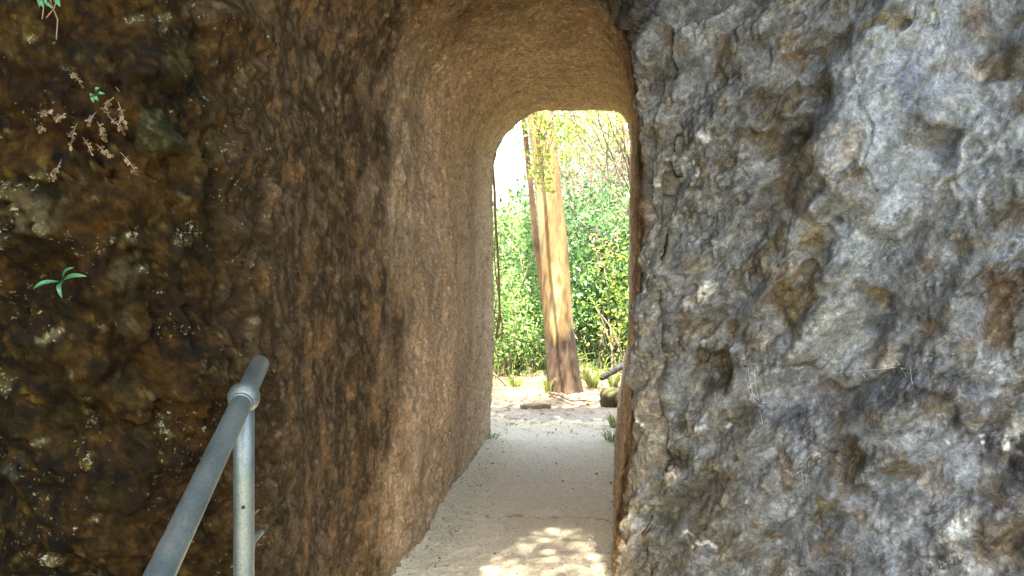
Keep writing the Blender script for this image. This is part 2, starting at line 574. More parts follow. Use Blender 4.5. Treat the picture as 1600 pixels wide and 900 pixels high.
cs_, sn_ = math.cos(R(58)), math.sin(R(58))
PR_ = P[MR]
strike = np.stack([(PR_[:, 0] * cs_ + PR_[:, 2] * sn_) * 0.42, PR_[:, 1], -PR_[:, 0] * sn_ + PR_[:, 2] * cs_], 1).astype(np.float32)
strike += 0.008 * np.stack([w1[MR], w2[MR], w3[MR]], 1)
ga, gea, gra = [full(x) for x in facets(strike, 5.5, 5)]
gb, geb, grb = [full(x) for x in facets(strike * np.array([1.3, 1, 1], np.float32), 17.0, 6)]
gc_, gec, grc = [full(x) for x in facets(strike * np.array([1.5, 1, 1], np.float32), 40.0, 7)]
slabz = np.exp(-(((PX - 1420) / 190) ** 2 + ((PY - 210) / 210) ** 2)).astype(np.float32)
chips = sstep(-0.15, 0.40, medn + 0.12 - 0.7 * slabz)                          # shattered zones between smoother slabs
crk = (1 - sstep(0.0, 0.07, gea)) * sstep(-0.1, 0.3, w2)
def tri(x):
    return np.abs((x - np.floor(x)) - 0.5) * 4 - 1


def planes(p, freq, seed, n_=3):
    # flat facets meeting in sharp creases: triangle waves along a few skewed directions
    r_ = np.random.default_rng(seed)
    out = np.zeros(len(p), np.float32)
    for k_ in range(n_):
        d_ = r_.normal(size=3); d_ /= np.linalg.norm(d_)
        ph = 0.20 * fbm(p, freq * 0.6, 2, seed * 3 + k_)
        out += tri(p @ d_.astype(np.float32) * freq * r_.uniform(0.6, 1.2) + ph + r_.random())
    return out / n_


pl1 = full(planes(strike, 3.2, 81)); pl2 = full(planes(strike, 8.0, 82)); pl3 = full(planes(strike * np.array([1.5, 1, 1], np.float32), 19.0, 83)); pl4 = full(planes(strike * np.array([2, 1, 1], np.float32), 46.0, 84))
crk2 = (1 - sstep(0.0, 0.05, geb)) * sstep(0.0, 0.3, w1)
d_right = 0.045 * big + 0.016 * ga + 0.120 * pl1 + 0.056 * pl2 + (0.008 + 0.014 * chips) * pl3 + (0.0025 + 0.0065 * chips) * pl4 + (0.002 + 0.008 * chips) * gb + 0.003 * chips * gc_ - 0.006 * crk - 0.004 * crk2
d_left = 0.050 * big + 0.034 * medn + 0.046 * fa * 0.6 + 0.014 * fb + 0.0060 * fc + 0.0048 * sm - 0.007 * rid
d_tun = 0.022 * big + 0.014 * medn + 0.014 * pick * (0.45 + 0.7 * sstep(-.2, .4, w1)) + 0.0022 * sm + 0.007 * fb + 0.002 * fc
wt = np.clip(np.maximum(tun, tun_s * 0.8), 0, 1)
disp = right * d_right + (1 - right) * lerp(d_left, d_tun, wt)
far_in = tun * sstep(4.0, 5.6, P[:, 1])
disp *= 1 - 0.35 * far_in

# shapes of the right face, laid out from the photograph
PXw = PXw + right * (-19 * w1 - 10 * w3 + 30 * pl2 + 14 * pl3)
PYw = PYw + right * (-19 * w2 - 10 * w4 + 30 * pl1 + 16 * pl3)
RK = 0.6
D = lambda *a, k=0.05, **kw: k * blob(*a, **kw)
disp += RK * right * (
    + D(1400, 190, 125, 170, 10, k=0.085, soft=0.16)
    + D(1330, 250, 60, 130, -12, k=0.03, soft=0.3)
    - D(1282, 67, 50, 26, -20, k=0.055, soft=0.3) - D(1378, 62, 34, 16, -15, k=0.04, soft=0.3) - D(1404, 71, 9, 9, k=0.05)
    - D(1232, 140, 72, 20, -22, k=0.06, soft=0.25) - D(1228, 208, 26, 40, 8, k=0.07, soft=0.25)
    - D(1253, 300, 40, 62, -12, k=0.075, soft=0.22) - D(1243, 385, 55, 26, 12, k=0.045, soft=0.3)
    - D(1462, 222, 48, 28, 35, k=0.05, soft=0.3) - D(1578, 330, 34, 46, 0, k=0.05, soft=0.25)
    - D(1560, 95, 46, 34, 10, k=0.05, soft=0.3)
    - D(982, 40, 26, 46, -10, k=0.05, soft=0.3) - D(1111, 115, 13, 13, k=0.04) - D(1062, 207, 58, 20, 6, k=0.035)
    - D(1186, 212, 50, 24, 0, k=0.06, soft=0.3) - D(1124, 258, 11, 26, k=0.03)
    - D(1123, 578, 38, 36, 0, k=0.085, soft=0.25) - D(1157, 512, 32, 16, -15, k=0.04) - D(1251, 474, 54, 34, -40, k=0.07, soft=0.25)
    - D(1092, 505, 24, 11, -30, k=0.03)
    + D(1305, 480, 36, 100, 18, k=0.055, soft=0.4) + D(1168, 556, 44, 16, -12, k=0.04, soft=0.3)
    - D(1568, 475, 44, 66, 10, k=0.07, soft=0.25) - D(1372, 449, 24, 11, -12, k=0.03) - D(1367, 520, 28, 24, k=0.035)
    + D(1395, 560, 120, 20, -9, k=0.045, soft=0.35) - D(1400, 610, 120, 24, -6, k=0.035, soft=0.4)
    - D(1328, 735, 24, 52, -8, k=0.05, soft=0.35) - D(1283, 800, 38, 11, -28, k=0.03) - D(1561, 850, 50, 34, -25, k=0.04)
    + D(1120, 700, 90, 130, 0, k=0.03, soft=0.5) + D(1440, 760, 120, 80, 20, k=0.03, soft=0.5)
    + D(1540, 420, 60, 22, -14, k=0.05, soft=0.3) + D(1376, 817, 13, 12, k=0.012, soft=0.2) + D(1536, 739, 14, 11, 30, k=0.012, soft=0.2)
    - 0.03 * stroke([(1600, 168), (1568, 195), (1500, 285), (1455, 320)], 5) - 0.022 * stroke([(1340, 170), (1362, 215), (1378, 300)], 3)
    - 0.02 * stroke([(1095, 30), (1180, 70), (1215, 90)], 4) - 0.025 * stroke([(1460, 620), (1530, 690), (1600, 765)], 8)
    - 0.018 * stroke([(1500, 420), (1560, 395), (1600, 372)], 4) - 0.02 * stroke([(1275, 130), (1340, 105), (1430, 60), (1465, 20)], 5))
# shapes of the left face
disp += leftz * (1 - tun) * (
    + D(206, 630, 36, 34, k=0.045, soft=0.25) - D(205, 588, 48, 14, 8, k=0.035)
    + D(233, 205, 38, 36, k=0.02, soft=0.3) + D(57, 350, 42, 30, k=0.035, soft=0.3) + D(18, 310, 32, 18, k=0.03, soft=0.3)
    + D(5, 375, 22, 22, k=0.035, soft=0.25) + D(50, 278, 15, 14, k=0.02, soft=0.25)
    - D(230, 520, 62, 62, -35, k=0.045, soft=0.35) + D(300, 590, 70, 60, -30, k=0.03, soft=0.35)
    - D(335, 300, 14, 80, -8, k=0.05, soft=0.4) - D(110, 660, 60, 30, k=0.03) + D(160, 380, 60, 60, k=0.025)
    + D(90, 862, 20, 14, k=0.02, soft=0.3) + D(260, 652, 11, 10, k=0.012) + D(257, 676, 15, 11, k=0.012)
    - D(532, 130, 10, 150, -4, k=0.055, soft=0.5) - D(480, 60, 70, 12, -30, k=0.04, soft=0.5)
    + D(515, 215, 18, 30, k=0.04, soft=0.3) + D(525, 320, 26, 40, k=0.04, soft=0.3) + D(470, 240, 16, 40, k=0.03, soft=0.3)
    - D(420, 330, 24, 60, 6, k=0.04) + D(130, 160, 90, 40, k=0.03) - D(60, 460, 60, 50, k=0.03)
    + 0.015 * np.exp(-((PX - 400) / 130) ** 2 - ((PY - 575) / 165) ** 2) + D(380, 60, 40, 60, k=0.035) - D(330, 60, 10, 50, 10, k=0.03))
# near the right front edge the shattered rim
rim = np.exp(-((VV - 0.86) / 0.14) ** 2) * ((SID == 2) | (SID == 1)) * sstep(3.35, 3.0, P[:, 1])
disp *= 1 - 0.55 * np.clip(rim, 0, 1)
disp += rim * (0.008 * pl3 + 0.004 * fbm(P, 40, 2, 31))
P2 = P + NRM * disp[:, None].astype(np.float32)

# ---- colours (albedo, with some light and shade painted in)
def mixc(c, m, col):
    return c + (np.array(col, np.float32) - c) * np.clip(m, 0, 1)[:, None]


def thr(n, lo, hi):
    return sstep(lo, hi, n)


c1 = fbm(P, 2.2, 4, 20); c2 = fbm(P, 5.5, 4, 21); c3 = fbm(P, 16, 4, 22, 0.6); c4 = fbm(P, 42, 2, 23, 0.6); c5 = fbm(P, 9, 4, 24, 0.6)
c6 = fbm(P, 26, 3, 25, 0.6)
n = len(P)
base = lambda c: np.tile(np.array(c, np.float32), (n, 1))
# left: dark umber, ochre, black moss, lichen
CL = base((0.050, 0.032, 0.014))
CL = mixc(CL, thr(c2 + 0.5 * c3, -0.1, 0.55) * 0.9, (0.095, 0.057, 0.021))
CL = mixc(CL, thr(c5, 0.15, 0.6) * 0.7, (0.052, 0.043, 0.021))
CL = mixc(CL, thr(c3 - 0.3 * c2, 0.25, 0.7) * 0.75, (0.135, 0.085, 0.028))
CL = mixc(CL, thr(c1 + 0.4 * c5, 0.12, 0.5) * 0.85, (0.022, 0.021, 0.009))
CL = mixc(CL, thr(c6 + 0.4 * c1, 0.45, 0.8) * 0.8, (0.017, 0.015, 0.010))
CL = mixc(CL, thr(rb[:, 1], 0.82, 0.9) * thr(eb, 0.05, 0.2) * 0.6, (0.16, 0.125, 0.06))
spk = thr(c4 + 0.55 * c5, 0.72, 0.95)
CL = mixc(CL, spk * 0.75, (0.24, 0.21, 0.13))
CL = mixc(CL, thr(rc[:, 2], 0.95, 0.97) * thr(ec, 0.15, 0.3) * thr(c2, -0.1, 0.3) * 0.8, (0.30, 0.24, 0.07))
c8 = fbm(P, 34, 3, 28, 0.6)
CL = mixc(CL, thr(c8 + 0.3 * c2, 0.15, 0.55) * 0.6, (0.15, 0.092, 0.030))
CL = mixc(CL, thr(-c8 - 0.3 * c5, 0.3, 0.65) * 0.6, (0.016, 0.012, 0.008))
# ochre band by the mouth
CL = mixc(CL, blob(515, 215, 30, 70, 4) * thr(c3, -0.3, 0.2) * 0.8, (0.17, 0.105, 0.028))
CL = mixc(CL, blob(520, 330, 40, 60, 0) * thr(c3, -0.3, 0.3) * 0.8, (0.18, 0.12, 0.04))
for a in [(263, 590, 60, 60, -30), (420, 560, 40, 60), (430, 30, 60, 60), (370, 100, 40, 90), (330, 700, 80, 80), (440, 760, 80, 120), (60, 230, 60, 30), (130, 330, 40, 60)]:
    CL = mixc(CL, blob(*a) * thr(c3, -0.5, 0.4) * 0.6, (0.115, 0.064, 0.020))
for a in [(157, 735, 85, 60), (140, 70, 50, 28), (60, 500, 60, 60), (90, 640, 60, 40), (20, 620, 40, 80), (240, 90, 40, 50), (330, 360, 30, 60), (420, 330, 40, 70)]:
    CL = mixc(CL, blob(*a) * thr(c3, -0.6, 0.3) * 0.7, (0.017, 0.021, 0.008))
LICH = []
for cx, cy, rx, ry, col in [
        (222, 12, 15, 9, (.34, .32, .22)), (272, 22, 14, 13, (.34, .33, .24)), (47, 50, 7, 6, (.42, .38, .14)), (78, 50, 6, 7, (.3, .27, .12)), (97, 100, 15, 6, (.36, .36, .30)),
        (160, 90, 26, 14, (.17, .17, .13)), (203, 75, 10, 12, (.2, .2, .15)), (50, 278, 13, 12, (.28, .27, .16)), (233, 207, 34, 34, (.10, .105, .055)),
        (18, 310, 30, 16, (.25, .23, .15)), (57, 350, 38, 26, (.19, .175, .13)), (5, 375, 18, 20, (.32, .35, .27)), (62, 365, 10, 8, (.4, .39, .31)), (36, 345, 8, 6, (.36, .34, .22)),
        (199, 367, 14, 12, (.38, .36, .25)), (167, 377, 9, 8, (.40, .37, .22)), (212, 378, 8, 6, (.45, .43, .33)), (299, 367, 16, 16, (.24, .225, .16)), (227, 421, 14, 6, (.38, .37, .29)),
        (199, 450, 26, 70, (.14, .13, .10)), (74, 522, 13, 9, (.5, .5, .40)), (62, 532, 8, 5, (.5, .5, .40)), (86, 520, 7, 3, (.45, .45, .36)), (260, 652, 10, 9, (.28, .29, .19)), (257, 676, 15, 10, (.34, .35, .26)),
        (67, 691, 8, 4, (.42, .42, .38)), (90, 862, 17, 10, (.24, .24, .17)), (158, 801, 8, 4, (.4, .38, .28)), (32, 727, 22, 18, (.10, .10, .10)), (141, 726, 6, 6, (.33, .3, .08)), (110, 740, 6, 5, (.28, .24, .06)),
        (136, 630, 8, 8, (.26, .24, .10)), (143, 674, 6, 8, (.3, .29, .2)), (7, 598, 14, 12, (.24, .21, .13)), (350, 96, 5, 5, (.42, .40, .33)), (262, 166, 9, 5, (.3, .29, .2)), (340, 240, 30, 26, (.13, .11, .07)),
        (150, 500, 10, 6, (.30, .18, .13)), (300, 80, 40, 26, (.12, .11, .06)), (345, 12, 40, 12, (.17, .155, .13)), (10, 815, 8, 8, (.22, .17, .08))]:
    CL = mixc(CL, blob(cx, cy, rx, ry, 0, 0.45) * thr(c4 + c3, -0.5, 0.3) * leftz * (0.85 if rx > 20 else 0.55), col)
    if max(col) > 0.22: LICH.append((cx, cy, rx, ry))
FLECK = leftz * (1 - tun) * (0.22 * thr(c1 - c5, 0.0, 0.6) + 0.08)
for cx, cy, rx, ry in LICH:
    FLECK = np.maximum(FLECK, blob(cx, cy, rx * 1.35, ry * 1.35, 0, 0.7) * leftz * 0.52)
# tunnel: exit glow painted in, dark by the mouth, pale towards the exit
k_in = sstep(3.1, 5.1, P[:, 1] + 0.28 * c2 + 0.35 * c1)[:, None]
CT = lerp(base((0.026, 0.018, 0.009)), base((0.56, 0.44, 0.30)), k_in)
CT = mixc(CT, thr(pick, 0.05, 0.6) * 0.5 * (0.2 + 0.8 * k_in[:, 0]), (0.44, 0.33, 0.21))
CT = mixc(CT, thr(-pick + 0.4 * c2, 0.1, 0.6) * 0.4, (0.13, 0.088, 0.05))
CT = mixc(CT, thr(c2 - 0.3 * c3, 0.25, 0.6) * 0.55 * (1 - 0.5 * k_in[:, 0]), (0.105, 0.062, 0.024))
CT = mixc(CT, thr(c6 + 0.3 * c5, 0.4, 0.8) * 0.6, (0.055, 0.038, 0.026))
CT = mixc(CT, thr(c4 + 0.5 * c5, 0.62, 0.95) * 0.45 * (0.3 + 0.7 * k_in[:, 0]), (0.30, 0.25, 0.18))
CT = mixc(CT, sstep(0.55, 0.0, P2[:, 2]) * thr(c3, -0.4, 0.3) * 0.4, (0.13, 0.10, 0.045))
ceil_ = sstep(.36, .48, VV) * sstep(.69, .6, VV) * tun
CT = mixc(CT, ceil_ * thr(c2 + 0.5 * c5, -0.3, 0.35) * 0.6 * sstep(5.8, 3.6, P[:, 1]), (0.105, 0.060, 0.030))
CT = mixc(CT, ceil_ * thr(c8, -0.1, 0.5) * 0.35, (0.19, 0.15, 0.085))
streak = fbm(P, 3.5, 3, 26, 0.5, False, (1, 1, 0.18))
CT = mixc(CT, thr(streak, 0.05, 0.5) * 0.45 * (VV < 0.5) * k_in[:, 0], (0.17, 0.145, 0.12))
# right: grey, blue-white, brown and ochre
c2r, c3r, c6r = c2, c3, c6
c3 = full(fbm(strike, 16, 4, 71, 0.6)); c6 = full(fbm(strike, 34, 3, 72, 0.65))
CR = 0 + base((0.185, 0.187, 0.178))
CR = mixc(CR, thr(c2 + 0.3 * c3, 0.0, 0.5) * 0.75, (0.30, 0.312, 0.31))
CR = mixc(CR, thr(-c2 + 0.5 * c5, 0.05, 0.55) * 0.7, (0.125, 0.122, 0.115))
CR = mixc(CR, thr(c5 - 0.3 * c3, 0.25, 0.65) * 0.6, (0.175, 0.135, 0.08))
CR = mixc(CR, thr(rb[:, 0], 0.78, 0.86) * 0.45, (0.33, 0.345, 0.35))
CR = mixc(CR, thr(rb[:, 2], 0.88, 0.93) * 0.55, (0.15, 0.10, 0.045))
CR = mixc(CR, thr(c3 + 0.3 * c6, 0.38, 0.75) * 0.4, (0.10, 0.095, 0.09))
lowl = sstep(1330, 1080, PX) * sstep(330, 640, PY)
CR = mixc(CR, lowl * thr(c3, -0.6, 0.4) * 0.62, (0.135, 0.112, 0.072))
CR = mixc(CR, thr(c6 + 0.35 * c2, 0.42, 0.75) * 0.5 * lowl, (0.30, 0.29, 0.24))
upr = blob(1390, 200, 150, 200, 20)
CR = mixc(CR, upr * thr(c3, -0.9, 0.2) * 0.65, (0.36, 0.37, 0.365))
CR = mixc(CR, thr(c4 + 0.5 * c6, 0.70, 0.95) * 0.4, (0.40, 0.40, 0.37))
for a, col, s in [
        ((1282, 67, 48, 26, -20), (.17, .105, .03), .85), ((1378, 62, 34, 16, -15), (.20, .13, .035), .8), ((1232, 140, 70, 20, -22), (.15, .105, .045), .8), ((1228, 208, 26, 40), (.10, .07, .03), .85),
        ((1253, 300, 38, 58, -12), (.13, .088, .036), .85), ((1243, 385, 54, 26, 12), (.21, .15, .05), .75), ((1431, 147, 30, 38, -20), (.10, .118, .185), .85), ((1311, 253, 52, 40, 20), (.36, .28, .20), .75),
        ((1525, 25, 24, 32), (.15, .095, .04), .7), ((1560, 95, 45, 34), (.15, .10, .04), .75), ((1578, 330, 30, 44), (.11, .085, .06), .85), ((1462, 222, 44, 26, 35), (.15, .125, .095), .8),
        ((982, 40, 24, 44), (.12, .085, .045), .75), ((1111, 115, 13, 13), (.18, .12, .04), .8), ((1062, 207, 56, 20, 6), (.13, .10, .055), .75), ((1186, 212, 48, 24), (.15, .105, .05), .75), ((1124, 258, 10, 26), (.15, .11, .05), .7),
        ((1123, 578, 38, 36), (.085, .055, .022), .85), ((1157, 512, 30, 15), (.17, .11, .035), .8), ((1251, 474, 52, 34, -40), (.165, .108, .038), .85), ((1092, 505, 24, 11, -30), (.15, .10, .04), .75), ((1230, 420, 50, 40), (.17, .13, .06), .6),
        ((1023, 622, 24, 75), (.33, .325, .29), .65), ((1305, 483, 36, 95, 18), (.35, .35, .32), .7), ((1568, 475, 44, 64), (.13, .075, .025), .9), ((1372, 449, 24, 11, -12), (.23, .16, .05), .8), ((1367, 520, 26, 24), (.17, .14, .10), .7),
        ((1400, 555, 110, 14, -9), (.30, .31, .30), .6), ((1400, 606, 120, 28, -6), (.12, .13, .155), .75), ((1328, 735, 22, 50, -8), (.115, .08, .03), .75), ((1283, 800, 36, 10, -28), (.15, .115, .035), .75), ((1561, 848, 50, 34, -25), (.16, .10, .04), .7),
        ((1536, 739, 13, 10, 30), (.50, .50, .46), .9), ((1376, 817, 13, 12), (.42, .42, .40), .9), ((1345, 390, 60, 40), (.36, .37, .35), .6), ((1560, 260, 60, 40, -40), (.40, .42, .43), .7), ((1130, 150, 60, 50), (.17, .18, .185), .6),
        ((1240, 640, 60, 24), (.12, .14, .20), .6), ((1030, 330, 40, 110), (.22, .205, .165), .6), ((1075, 760, 70, 100), (.10, .085, .055), .55), ((1180, 850, 80, 50), (.16, .12, .06), .5), ((1500, 640, 50, 30), (.14, .12, .09), .5)]:
    CR = mixc(CR, blob(*a, soft=0.36) * thr(c3 + 0.4 * c4, -0.8, 0.1) * s * 0.82, np.array(col) * np.array((0.95, 0.95, 0.9)))
CR = mixc(CR, stroke([(1460, 622), (1520, 690), (1600, 765)], 16) * thr(c3, -0.6, 0.2) * 0.8, (.06, .054, .056))
CR = mixc(CR, stroke([(1575, 140), (1530, 205), (1455, 300)], 9) * 0.6, (.42, .43, .43))
for cx, cy, r_ in [(1084, 267, 6), (1092, 280, 6), (1075, 247, 4), (1070, 293, 4), (1043, 317, 4), (1053, 232, 3), (1038, 275, 4), (1122, 672, 6), (1080, 622, 4), (1035, 640, 5), (1565, 704, 6), (1526, 684, 4),
                   (1534, 700, 3), (1590, 722, 5), (1100, 838, 5), (1090, 850, 4), (1022, 675, 8), (1018, 660, 6), (1030, 460, 6), (1150, 270, 3), (1240, 560, 3), (1480, 690, 3)]:
    CR = mixc(CR, blob(cx, cy, r_, r_, 0, 0.3), (.62, .61, .54))
bl_ = np.clip(sstep(1150, 1380, PX) * (0.35 + 0.65 * sstep(620, 300, PY)), 0, 1)[:, None]
CR = mixc(CR, rim * thr(c3, -0.5, 0.3) * 0.7, (0.30, 0.25, 0.18))
CR = CR * lerp(np.array((0.46, 0.455, 0.42), np.float32), np.array((0.44, 0.465, 0.475), np.float32), bl_)
CR = np.clip(CR, 0.01, 0.8) * np.array((1.06, 1.10, 1.20), np.float32) * (1 + 0.25 * (grb[:, :1] - 0.5) + 0.25 * (grc[:, :1] - 0.5))
CL = CL * np.array((0.37, 0.33, 0.205), np.float32) * 0.56  # left face scaled extra dark, standing in for weaker light there
CT = CT * np.array((1.04, 0.97, 0.89), np.float32)
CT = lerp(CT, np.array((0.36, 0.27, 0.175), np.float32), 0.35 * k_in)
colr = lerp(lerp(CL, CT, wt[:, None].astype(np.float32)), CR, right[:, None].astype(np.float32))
colr = np.clip(colr * (1 + 0.22 * c4[:, None] + 0.15 * c6[:, None]), 0.002, 0.75)

ii, jj = np.meshgrid(np.arange(NU - 1), np.arange(NV - 1), indexing='ij')
a0 = (ii * NV + jj).ravel()
quads = np.stack([a0, a0 + 1, a0 + NV + 1, a0 + NV], 1)
jl = np.arange(NV - 1)                                   # close the loop over the top
last = (NU - 1) * NV
quads = np.concatenate([quads, np.stack([last + jl, last + jl + 1, jl + 1, jl], 1)])
if FLIP: quads = quads[:, ::-1]
# orient: face normal along NRM
q = quads[len(quads) // 2]
fn = np.cross(P[q[1]] - P[q[0]], P[q[3]] - P[q[0]])
if fn @ NRM[q[0]] < 0: quads = quads[:, ::-1]
cliff = mesh_np('rock_cliff', P2, quads, M_ROCK, None, True, {'Col': colr, 'Fleck': FLECK, 'Chip': right * (0.15 + 0.5 * chips)})
tag(cliff, 'rugged rock cliff, brown on the left and grey on the right, with an arched tunnel cut through', 'cliff', kind='structure')

# final surface look-ups
PX2, PY2, PD2 = project(P2.astype(np.float64))
_vis = np.where((SID >= 1))[0]


def surf(px, py, rad=7.0):
    m = _vis[np.hypot(PX2[_vis] - px, PY2[_vis] - py) < rad]
    if len(m) == 0:
        return surf(px, py, rad * 2)
    dmin = PD2[m].min()
    m = m[PD2[m] < dmin + 0.06]
    nn = NRM[m].mean(0)
    return P2[m].mean(0).astype(float), (nn / np.linalg.norm(nn)).astype(float)


# ------------------------------------------------------------------ ground and path
def grid(xs, ys):
    X, Y = np.meshgrid(xs, ys)
    nx, ny = len(xs), len(ys)
    i, j = np.meshgrid(np.arange(ny - 1), np.arange(nx - 1), indexing='ij')
    a = (i * nx + j).ravel()
    return np.stack([X.ravel(), Y.ravel(), 0 * X.ravel()], 1), np.stack([a, a + 1, a + nx + 1, a + nx], 1)


def terrain(x, y):
    drop = sstep(9.6, 30, y) * -6.0 + sstep(30, 120, y) * -14
    return drop + 0.9 * sstep(1.4, 4.5, np.abs(x - 0.4)) * sstep(6.6, 8, y) * sstep(13, 9, y) * 0.3


xs = np.concatenate([-np.geomspace(900, 3, 26), np.linspace(-2.6, 3.6, 260), np.geomspace(4, 900, 26)])
ys = np.concatenate([-np.geomspace(900, 3, 24), np.linspace(-2.5, 6.0, 40), np.linspace(6.03, 11, 260), np.geomspace(11.2, 900, 60)])
GV, GF = grid(xs, ys)
nearg = (np.abs(GV[:, 0]) < 6) & (GV[:, 1] > 5) & (GV[:, 1] < 14)
bumpy = np.zeros(len(GV), np.float32)
bumpy[nearg] = 0.035 * fbm(GV[nearg], 1.3, 3, 41) + 0.010 * fbm(GV[nearg], 9, 3, 42)
GV[:, 2] = terrain(GV[:, 0], GV[:, 1]) + bumpy * sstep(6.6, 7.4, GV[:, 1]) - 0.012 - 0.03 * sstep(7.2, 6.6, GV[:, 1])
gc = np.tile(np.array((0.17, 0.13, 0.08), np.float32), (len(GV), 1))
g1 = np.zeros(len(GV), np.float32); g2 = g1.copy(); g3 = g1.copy()
g1[nearg] = fbm(GV[nearg], 2.0, 4, 43); g2[nearg] = fbm(GV[nearg], 12, 4, 44); g3[nearg] = fbm(GV[nearg], 40, 2, 45)
gc = mixc(gc, thr(g2, 0.0, 0.5) * 0.6, (0.10, 0.07, 0.04))
gc = mixc(gc, thr(g1 + 0.3 * g2, 0.0, 0.5) * 0.6, (0.27, 0.225, 0.15))
gc = mixc(gc, thr(g3, 0.3, 0.7) * 0.5, (0.32, 0.26, 0.17))
gc = mixc(gc, sstep(7.9, 6.9, GV[:, 1]) * 0.7, (0.40, 0.36, 0.28))
gc = mixc(gc, np.clip(sstep(8.7, 10, GV[:, 1]) + sstep(1.3, 3, np.abs(GV[:, 0] - .4)), 0, 1), (0.07, 0.075, 0.03))
ground = mesh_np('ground', GV, GF, M_GROUND, None, True, {'Col': gc})
tag(ground, kind='structure')

ys = np.concatenate([np.linspace(-3, 3.0, 50), 3.0 * (7.2 / 3.0) ** np.linspace(0, 1, 420)[1:]])
PV, PF = grid(np.linspace(-1, 1, 260), ys)
yy = PV[:, 1].copy()
xc = np.where(yy > 2.7, -0.10 + 0.139 * (yy - 2.7), -0.10 - 0.03 * (2.7 - yy))
hw = 0.74 + 0.35 * sstep(2.9, 1.5, yy) - 0.03 * sstep(5.9, 7.2, yy)
s_ = PV[:, 0].copy()
PV[:, 0] = xc + s_ * hw
pn1 = fbm(PV, 1.8, 3, 51); pn2 = fbm(PV, 8, 4, 52); pn3 = fbm(PV, 35, 3, 53, 0.6); pn4 = fbm(PV, 90, 2, 54)
edge = sstep(0.62, 0.95, np.abs(s_))
PV[:, 2] = 0.012 * pn1 + 0.006 * pn2 + 0.0035 * pn3 + 0.0016 * pn4 + 0.045 * edge + 0.006
endf = sstep(5.9, 7.2, yy)
PV[:, 2] = PV[:, 2] - 0.05 * sstep(6.7, 7.2, yy + 0.25 * pn2)
ck = np.abs(yy - (4.5 - 0.10 * PV[:, 0] + 0.05 * pn2 + 0.015 * pn3))
ckm = (1 - sstep(0.004, 0.02, ck)) * sstep(-0.62, -0.5, s_) * sstep(0.75, 0.5, s_) * thr(pn2, -0.5, 0.0)
PV[:, 2] -= 0.012 * ckm
PC = np.tile(np.array((0.42, 0.395, 0.33), np.float32), (len(PV), 1))
PC = mixc(PC, (1 - sstep(0.1, 0.6, np.abs(s_ - 0.12))) * thr(pn2, -0.9, 0.5) * 0.5 * sstep(5.6, 4.4, yy), (0.30, 0.255, 0.20))
PC = mixc(PC, sstep(-0.35, -0.8, s_) * 0.5, (0.30, 0.305, 0.235))
PC = mixc(PC, thr(pn2 + 0.5 * pn3, 0.2, 0.8) * 0.4, (0.43, 0.41, 0.35))
PC = mixc(PC, thr(pn3 + 0.5 * pn4, 0.35, 0.8) * 0.45, (0.23, 0.20, 0.16))
PC = mixc(PC, thr(pn4, 0.45, 0.7) * 0.35, (0.52, 0.50, 0.45))
PC = mixc(PC, endf * thr(pn2, -0.6, 0.3) * 0.6, (0.36, 0.30, 0.20))
PC = PC * np.array((1.30, 1.21, 1.0), np.float32)
PC = mixc(PC, ckm * 0.7, (0.14, 0.105, 0.07))
path = mesh_np('path', PV, PF, M_PATH, None, True, {'Col': PC})
tag(path, kind='structure')


def floor_z(x, y):
    i = np.argmin((PV[:, 0] - x) ** 2 + (PV[:, 1] - y) ** 2)
    if y < 6.6 and (PV[i, 0] - x) ** 2 + (PV[i, 1] - y) ** 2 < 0.01: return PV[i, 2]
    j = np.argmin((GV[:, 0] - x) ** 2 + (GV[:, 1] - y) ** 2)
    return max(GV[j, 2], PV[i, 2] if (PV[i, 0] - x) ** 2 + (PV[i, 1] - y) ** 2 < 0.002 else -9)


# ---- gravel and crumbs on the path, leaf litter and twigs outside (nobody could count them)
def pebbles(name, pts, sizes, tints, mat):
    base_v = np.array([(1, 0, 0), (-1, 0, 0), (0, 1, 0), (0, -1, 0), (0, 0, 1), (0, 0, -1),
                       (.6, .6, .5), (-.6, .6, .5), (.6, -.6, .5), (-.6, -.6, .5)], float)
    f = np.array([(0, 6, 4), (6, 2, 4), (2, 7, 4), (7, 1, 4), (1, 9, 4), (9, 3, 4), (3, 8, 4), (8, 0, 4),
                  (6, 0, 2), (7, 2, 1), (9, 1, 3), (8, 3, 0), (0, 5, 2), (2, 5, 1), (1, 5, 3), (3, 5, 0)])
    V = []; Fs = []; A = []
    for k, (p, s, t) in enumerate(zip(pts, sizes, tints)):
        a = RNG.random() * 6.28
        q_ = base_v * (1 + 0.25 * RNG.normal(size=base_v.shape)) * s * np.array([1, .75, .55])
        q_ = np.stack([q_[:, 0] * math.cos(a) - q_[:, 1] * math.sin(a), q_[:, 0] * math.sin(a) + q_[:, 1] * math.cos(a), q_[:, 2]], 1)
        V.append(q_ + p); Fs.append(f + k * 10); A.append(np.full(10, t))
    return mesh_np(name, np.concatenate(V), np.concatenate(Fs), mat, None, False, {'tint': np.concatenate(A)})


